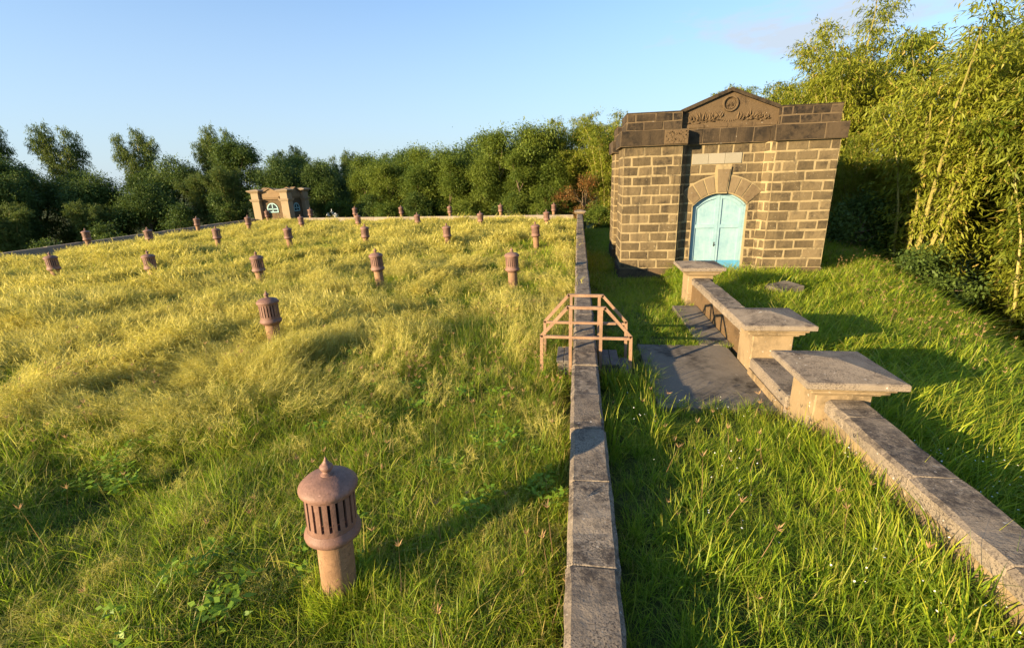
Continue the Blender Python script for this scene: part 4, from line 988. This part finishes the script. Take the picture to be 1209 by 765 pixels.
# greener, taller fringe along the long wall and lush tufts in the foreground
x, y, z = scatter(-2.2, -.1, -.6, 12, 55); k = free_left(x,y) & (rg.random(len(x)) < sstep(-2.2,-.3,x)*sstep(.35,.6,fbm(x*.9,y*.9,40))); x,y,z = x[k],y[k],z[k]; n = len(x)
emit(x,y,z, rg.uniform(0,6.28,n), rg.uniform(.4,.8,n), rg.uniform(.4,.8,n), pick(iL,n))
x, y, z = scatter(-7, -.1, -.6, 5.5, 14); k = free_left(x,y) & (fbm(x*1.2,y*1.2,41) > .52); x,y,z = x[k],y[k],z[k]; n = len(x)
emit(x,y,z, rg.uniform(0,6.28,n), rg.uniform(.5,.8,n), rg.uniform(.4,.7,n), pick(iL,n))
x, y, z = scatter(-6, -.1, -.5, 8, 16); k = free_left(x,y) & (fbm(x*1.1,y*1.1,45) > .56); x,y,z = x[k],y[k],z[k]; n = len(x)
emit(x,y,z+.03, rg.uniform(0,6.28,n), rg.uniform(.7,1.2,n), rg.uniform(.7,1.2,n), pick(iW,n))
x, y, z = scatter(-7, -.1, -.6, 6.5, 11); k = free_left(x,y) & (fbm(x*.9+9,y*.9,46) > .50); x,y,z = x[k],y[k],z[k]; n = len(x)
emit(x,y,z-.05, rg.uniform(0,6.28,n), rg.uniform(.5,.8,n), rg.uniform(.45,.7,n), pick(iY,n))
for vx, vy in VP:
    if vy < 13:
        if vy < 4:
            n = 60; a_ = rg.uniform(0,6.28,n); q_ = rg.uniform(.13,.24,n); x = vx+q_*np.cos(a_); y = vy+q_*np.sin(a_); emit(x,y,hgt(x,y)+.03, rg.uniform(0,6.28,n), rg.uniform(.45,.75,n), rg.uniform(.55,.9,n), pick(iL,n))
        n = 26 if vy < 4 else 16; a_ = rg.uniform(0,6.28,n); q_ = rg.uniform(.15,.34,n); x = vx+q_*np.cos(a_); y = vy+q_*np.sin(a_); emit(x,y,hgt(x,y), rg.uniform(0,6.28,n), rg.uniform(.4,.6,n), rg.uniform(.5,.8,n), pick(iL,n))
flush('field_grass', 'yellow feathery and green grass covering the wide field left of the long wall', 'grass')
# strip between wall and parapet
def free_strip(x, y):
    ok = (x > .31) & (x < 2.54) & (y < 30)
    ok &= ~((x > 1.0) & (x < 2.42) & (y > 5.6) & (y < 7.66)); ok &= ~((x > 2.1) & (y > 5.4) & (y < 9.9))
    ok &= ~((x > .33) & (x < .82) & (y > 6.4) & (y < 7.1)); ok &= ~((x > 1.28) & (y > 15.2) & (y < 21.3)); return ok
for dl, dh, dens, li, gi, s0 in ((0, 6.2, 130, iL, iN, .85), (6.2, 13, 60, iLM, iN, .62), (13, 36, 26, iLM, iF, .75)):
    x, y, z = scatter(.3, 2.6, -.6, 31, dens); d = np.hypot(x, y); k = (d >= dl) & (d < dh) & free_strip(x, y); x, y, z = x[k], y[k], z[k]; n = len(x)
    isl = rg.random(n) < .62; s = s0*(.6+.75*fbm(x*1.3, y*1.3, 51))*rg.uniform(.75,1.2,n)*(.65+.35*sstep(.3,.9,x))*(1+.3*sstep(1.9,2.4,x)) * (1-.45*sstep(3.8,5.6,y)*(y<6.2))
    emit(x, y, z, rg.normal(.6, .9, n), s, s*rg.uniform(.75,1.05,n), np.where(isl, pick(li,n), pick(gi,n)))
x, y, z = scatter(.3, .95, 4.2, 6.4, 30); k = free_strip(x,y); x,y,z = x[k],y[k],z[k]; n = len(x)
emit(x,y,z, rg.uniform(0,6.28,n), rg.uniform(.9,1.25,n), rg.uniform(1.0,1.35,n), pick(iL,n))
x, y, z = scatter(.9, 2.6, 5.3, 8.2, 60); k = (np.minimum(np.minimum(np.abs(x-1.02), np.abs(y-5.45)), np.abs(y-7.75)) < .10) & (x > .95) & (rg.random(len(x)) < .75); x,y,z = x[k],y[k],z[k]; n = len(x)
emit(x,y,z+.06, rg.uniform(0,6.28,n), rg.uniform(.4,.8,n), rg.uniform(.25,.6,n), pick(iL,n))
# broad ground beyond the pump house and round it
x, y, z = scatter(.3, 9.5, 13.5, 34, 14); k = ~((x > 1.2) & (x < 7.5) & (y > 15.1) & (y < 21.4)) & ((y > 21) | (x < 1.3) ); x,y,z = x[k],y[k],z[k]; n = len(x)
emit(x,y,z, rg.uniform(0,6.28,n), rg.uniform(.8,1.2,n), rg.uniform(.8,1.2,n), pick(iF,n))
flush('strip_grass', 'lush green grass filling the strip between the long wall and the parapet', 'grass')
# bank on the right
for dl, dh, dens, li, s0 in ((0, 7.5, 75, iL, 1.4), (7.5, 13, 58, iLM, 1.3), (13, 40, 30, iLM, 1.6)):
    x, y, z = scatter(2.95, 16, .5, 34, dens); d = np.hypot(x, y)
    k = (d >= dl) & (d < dh) & (x-crest(y) < 4) & ~((x > 1.2) & (x < 7.5) & (y > 15.1)); k &= ~((x < 3.15) & (y > 4.6) & (y < 7.4)); k &= ~((np.abs(x-4.98) < .33) & (np.abs(y-11.9) < .33)); k &= ~((x > 2.9) & (x < 5.2) & (y > 14.9)); k &= ~((y > 10.6) & (y < 11.4) & (x < 3.1)); x, y, z = x[k], y[k], z[k]; n = len(x)
    s = s0*(.65+.7*fbm(x*.8, y*.8, 61))*rg.uniform(.8,1.2,n)
    emit(x, y, z, rg.normal(-.5, .55, n) + 1.2*(fbm(x*.4, y*.4, 63)-.5), s, s*rg.uniform(.7,1.,n), pick(li,n))
# between the far parapet and the pump house front
x, y, z = scatter(2.5, 7.4, 11, 15.25, 45); k = (x > 2.6) & ~((x < 3.1) & (y < 11.4)) & ~((np.abs(x-4.98) < .36) & (np.abs(y-11.9) < .36)); x,y,z = x[k],y[k],z[k]; n = len(x)
emit(x,y,z, rg.uniform(0,6.28,n), rg.uniform(.6,.9,n), rg.uniform(.5,.8,n), pick(iLM,n))
flush('bank_grass', 'long bright green grass covering the bank right of the parapet', 'grass')
# seed heads and little white flowers
def seedhead(seed, h=.42, nf=7):
    r = np.random.default_rng(seed); P, U, tips, hd = blades(r, 1, .005, (h,h*1.05), .0035, .15, .15, .3, 3); m = nf
    d = norm(np.stack([np.cos(np.linspace(0,6.28,m)), np.sin(np.linspace(0,6.28,m)), r.uniform(.7,2.4,m)],-1)); c = np.repeat(tips, m, 0)
    ln = r.uniform(.036,.066,m); P2, U2 = leaf_quads(c, d, ln, np.full(m,.008), r); return np.concatenate([P,P2]), np.concatenate([U,U2]), M_seed
SEED = protos('seed_stalk', [seedhead(s, h) for s, h in ((1,.42),(2,.36),(3,.5),(4,.3))])
pts = []
x, y, z = scatter(-9, -.1, -.5, 9, 18); k = free_left(x,y) & (rg.random(len(x)) < .10+.9*sstep(.5,.75,fbm(x*.8,y*.8,71))); pts.append(np.stack([x[k],y[k],z[k]],-1))
x, y, z = scatter(-3, -.1, 5, 26, 4); k = free_left(x,y); pts.append(np.stack([x[k],y[k],z[k]],-1))
x, y, z = scatter(.35, 2.4, .3, 5.2, 4); k = free_strip(x,y); pts.append(np.stack([x[k],y[k],z[k]],-1))
x, y, z = scatter(5.5, 12, 6, 20, 11); k = (np.abs(x-crest(y)-.5) < 1.3) & ~((x < 7.5) & (y > 15)); pts.append(np.stack([x[k],y[k],z[k]+.12],-1))
p = np.concatenate(pts); n = len(p)
instancer('seed_heads', SEED, p, np.stack([rg.normal(0,.15,n),rg.normal(0,.15,n),rg.uniform(0,6.28,n)],-1), np.repeat(rg.uniform(.75,1.2,n)[:,None],3,1), rg.integers(0,4,n), 'brown finger shaped seed heads standing above the grass', 'grass seed heads')
def flower(seed):
    r = np.random.default_rng(seed); n = 6; a = np.linspace(0, 6.28, n, endpoint=False); d = np.stack([np.cos(a),np.sin(a),np.full(n,.35)],-1)
    P, U = leaf_quads(np.repeat([[0,0,.0]],n,0), d, np.full(n,.007), np.full(n,.005), r); return P, U, M_flower
FLW = protos('flower', [flower(1)])
x, y, z = scatter(.6, 2.5, 2.2, 5.4, 34); k = free_strip(x,y) & (fbm(x*1.6,y*1.6,81) > .5); q = [np.stack([x[k],y[k],z[k]+rg.uniform(.2,.36,k.sum())],-1)]
x, y, z = scatter(3.0, 4.5, 2.0, 4.5, 60); q.append(np.stack([x,y,z+rg.uniform(.25,.4,len(x))],-1))
p = np.concatenate(q); n = len(p)
instancer('wild_flowers', FLW, p, np.stack([rg.normal(0,.4,n),rg.normal(0,.4,n),rg.uniform(0,6.28,n)],-1), np.repeat(rg.uniform(.7,1.3,n)[:,None],3,1), np.zeros(n), 'tiny white flowers dotted through the strip grass near the paving', 'flowers')
# small flowering plant behind the far kerb
fp = thing('flowering_plant', (-18.9, 35.0, -.35), 'small plant with white and pinkish blooms above the far kerb right of the small house', 'plant')
a = MB(); rr = random.Random(4)
for k in range(5): a.tube([(0,0,0),(rr.uniform(-.15,.15),rr.uniform(-.1,.1),.4),(rr.uniform(-.4,.4),rr.uniform(-.2,.2),.75)], [.02,.015,.008], 5)
a.build('stems', [M_bark], fp)
r = np.random.default_rng(5); P = []; U = []
for cx, cz in ((-.33,.78),(-.28,.66),(.2,.66),(.3,.72),(.0,.9),(.32,.55)):
    n = 24; c = np.array([cx,0,cz]) + r.normal(0,.05,(n,3)); p_, u_ = leaf_quads(c, r.normal(0,1,(n,3)), np.full(n,.1), np.full(n,.07), r); P.append(p_); U.append(u_)
o = bpy.data.objects.new('blooms', quads_mesh('blooms', np.concatenate(P), np.concatenate(U), M_flower)); COL.objects.link(o); o.parent = fp
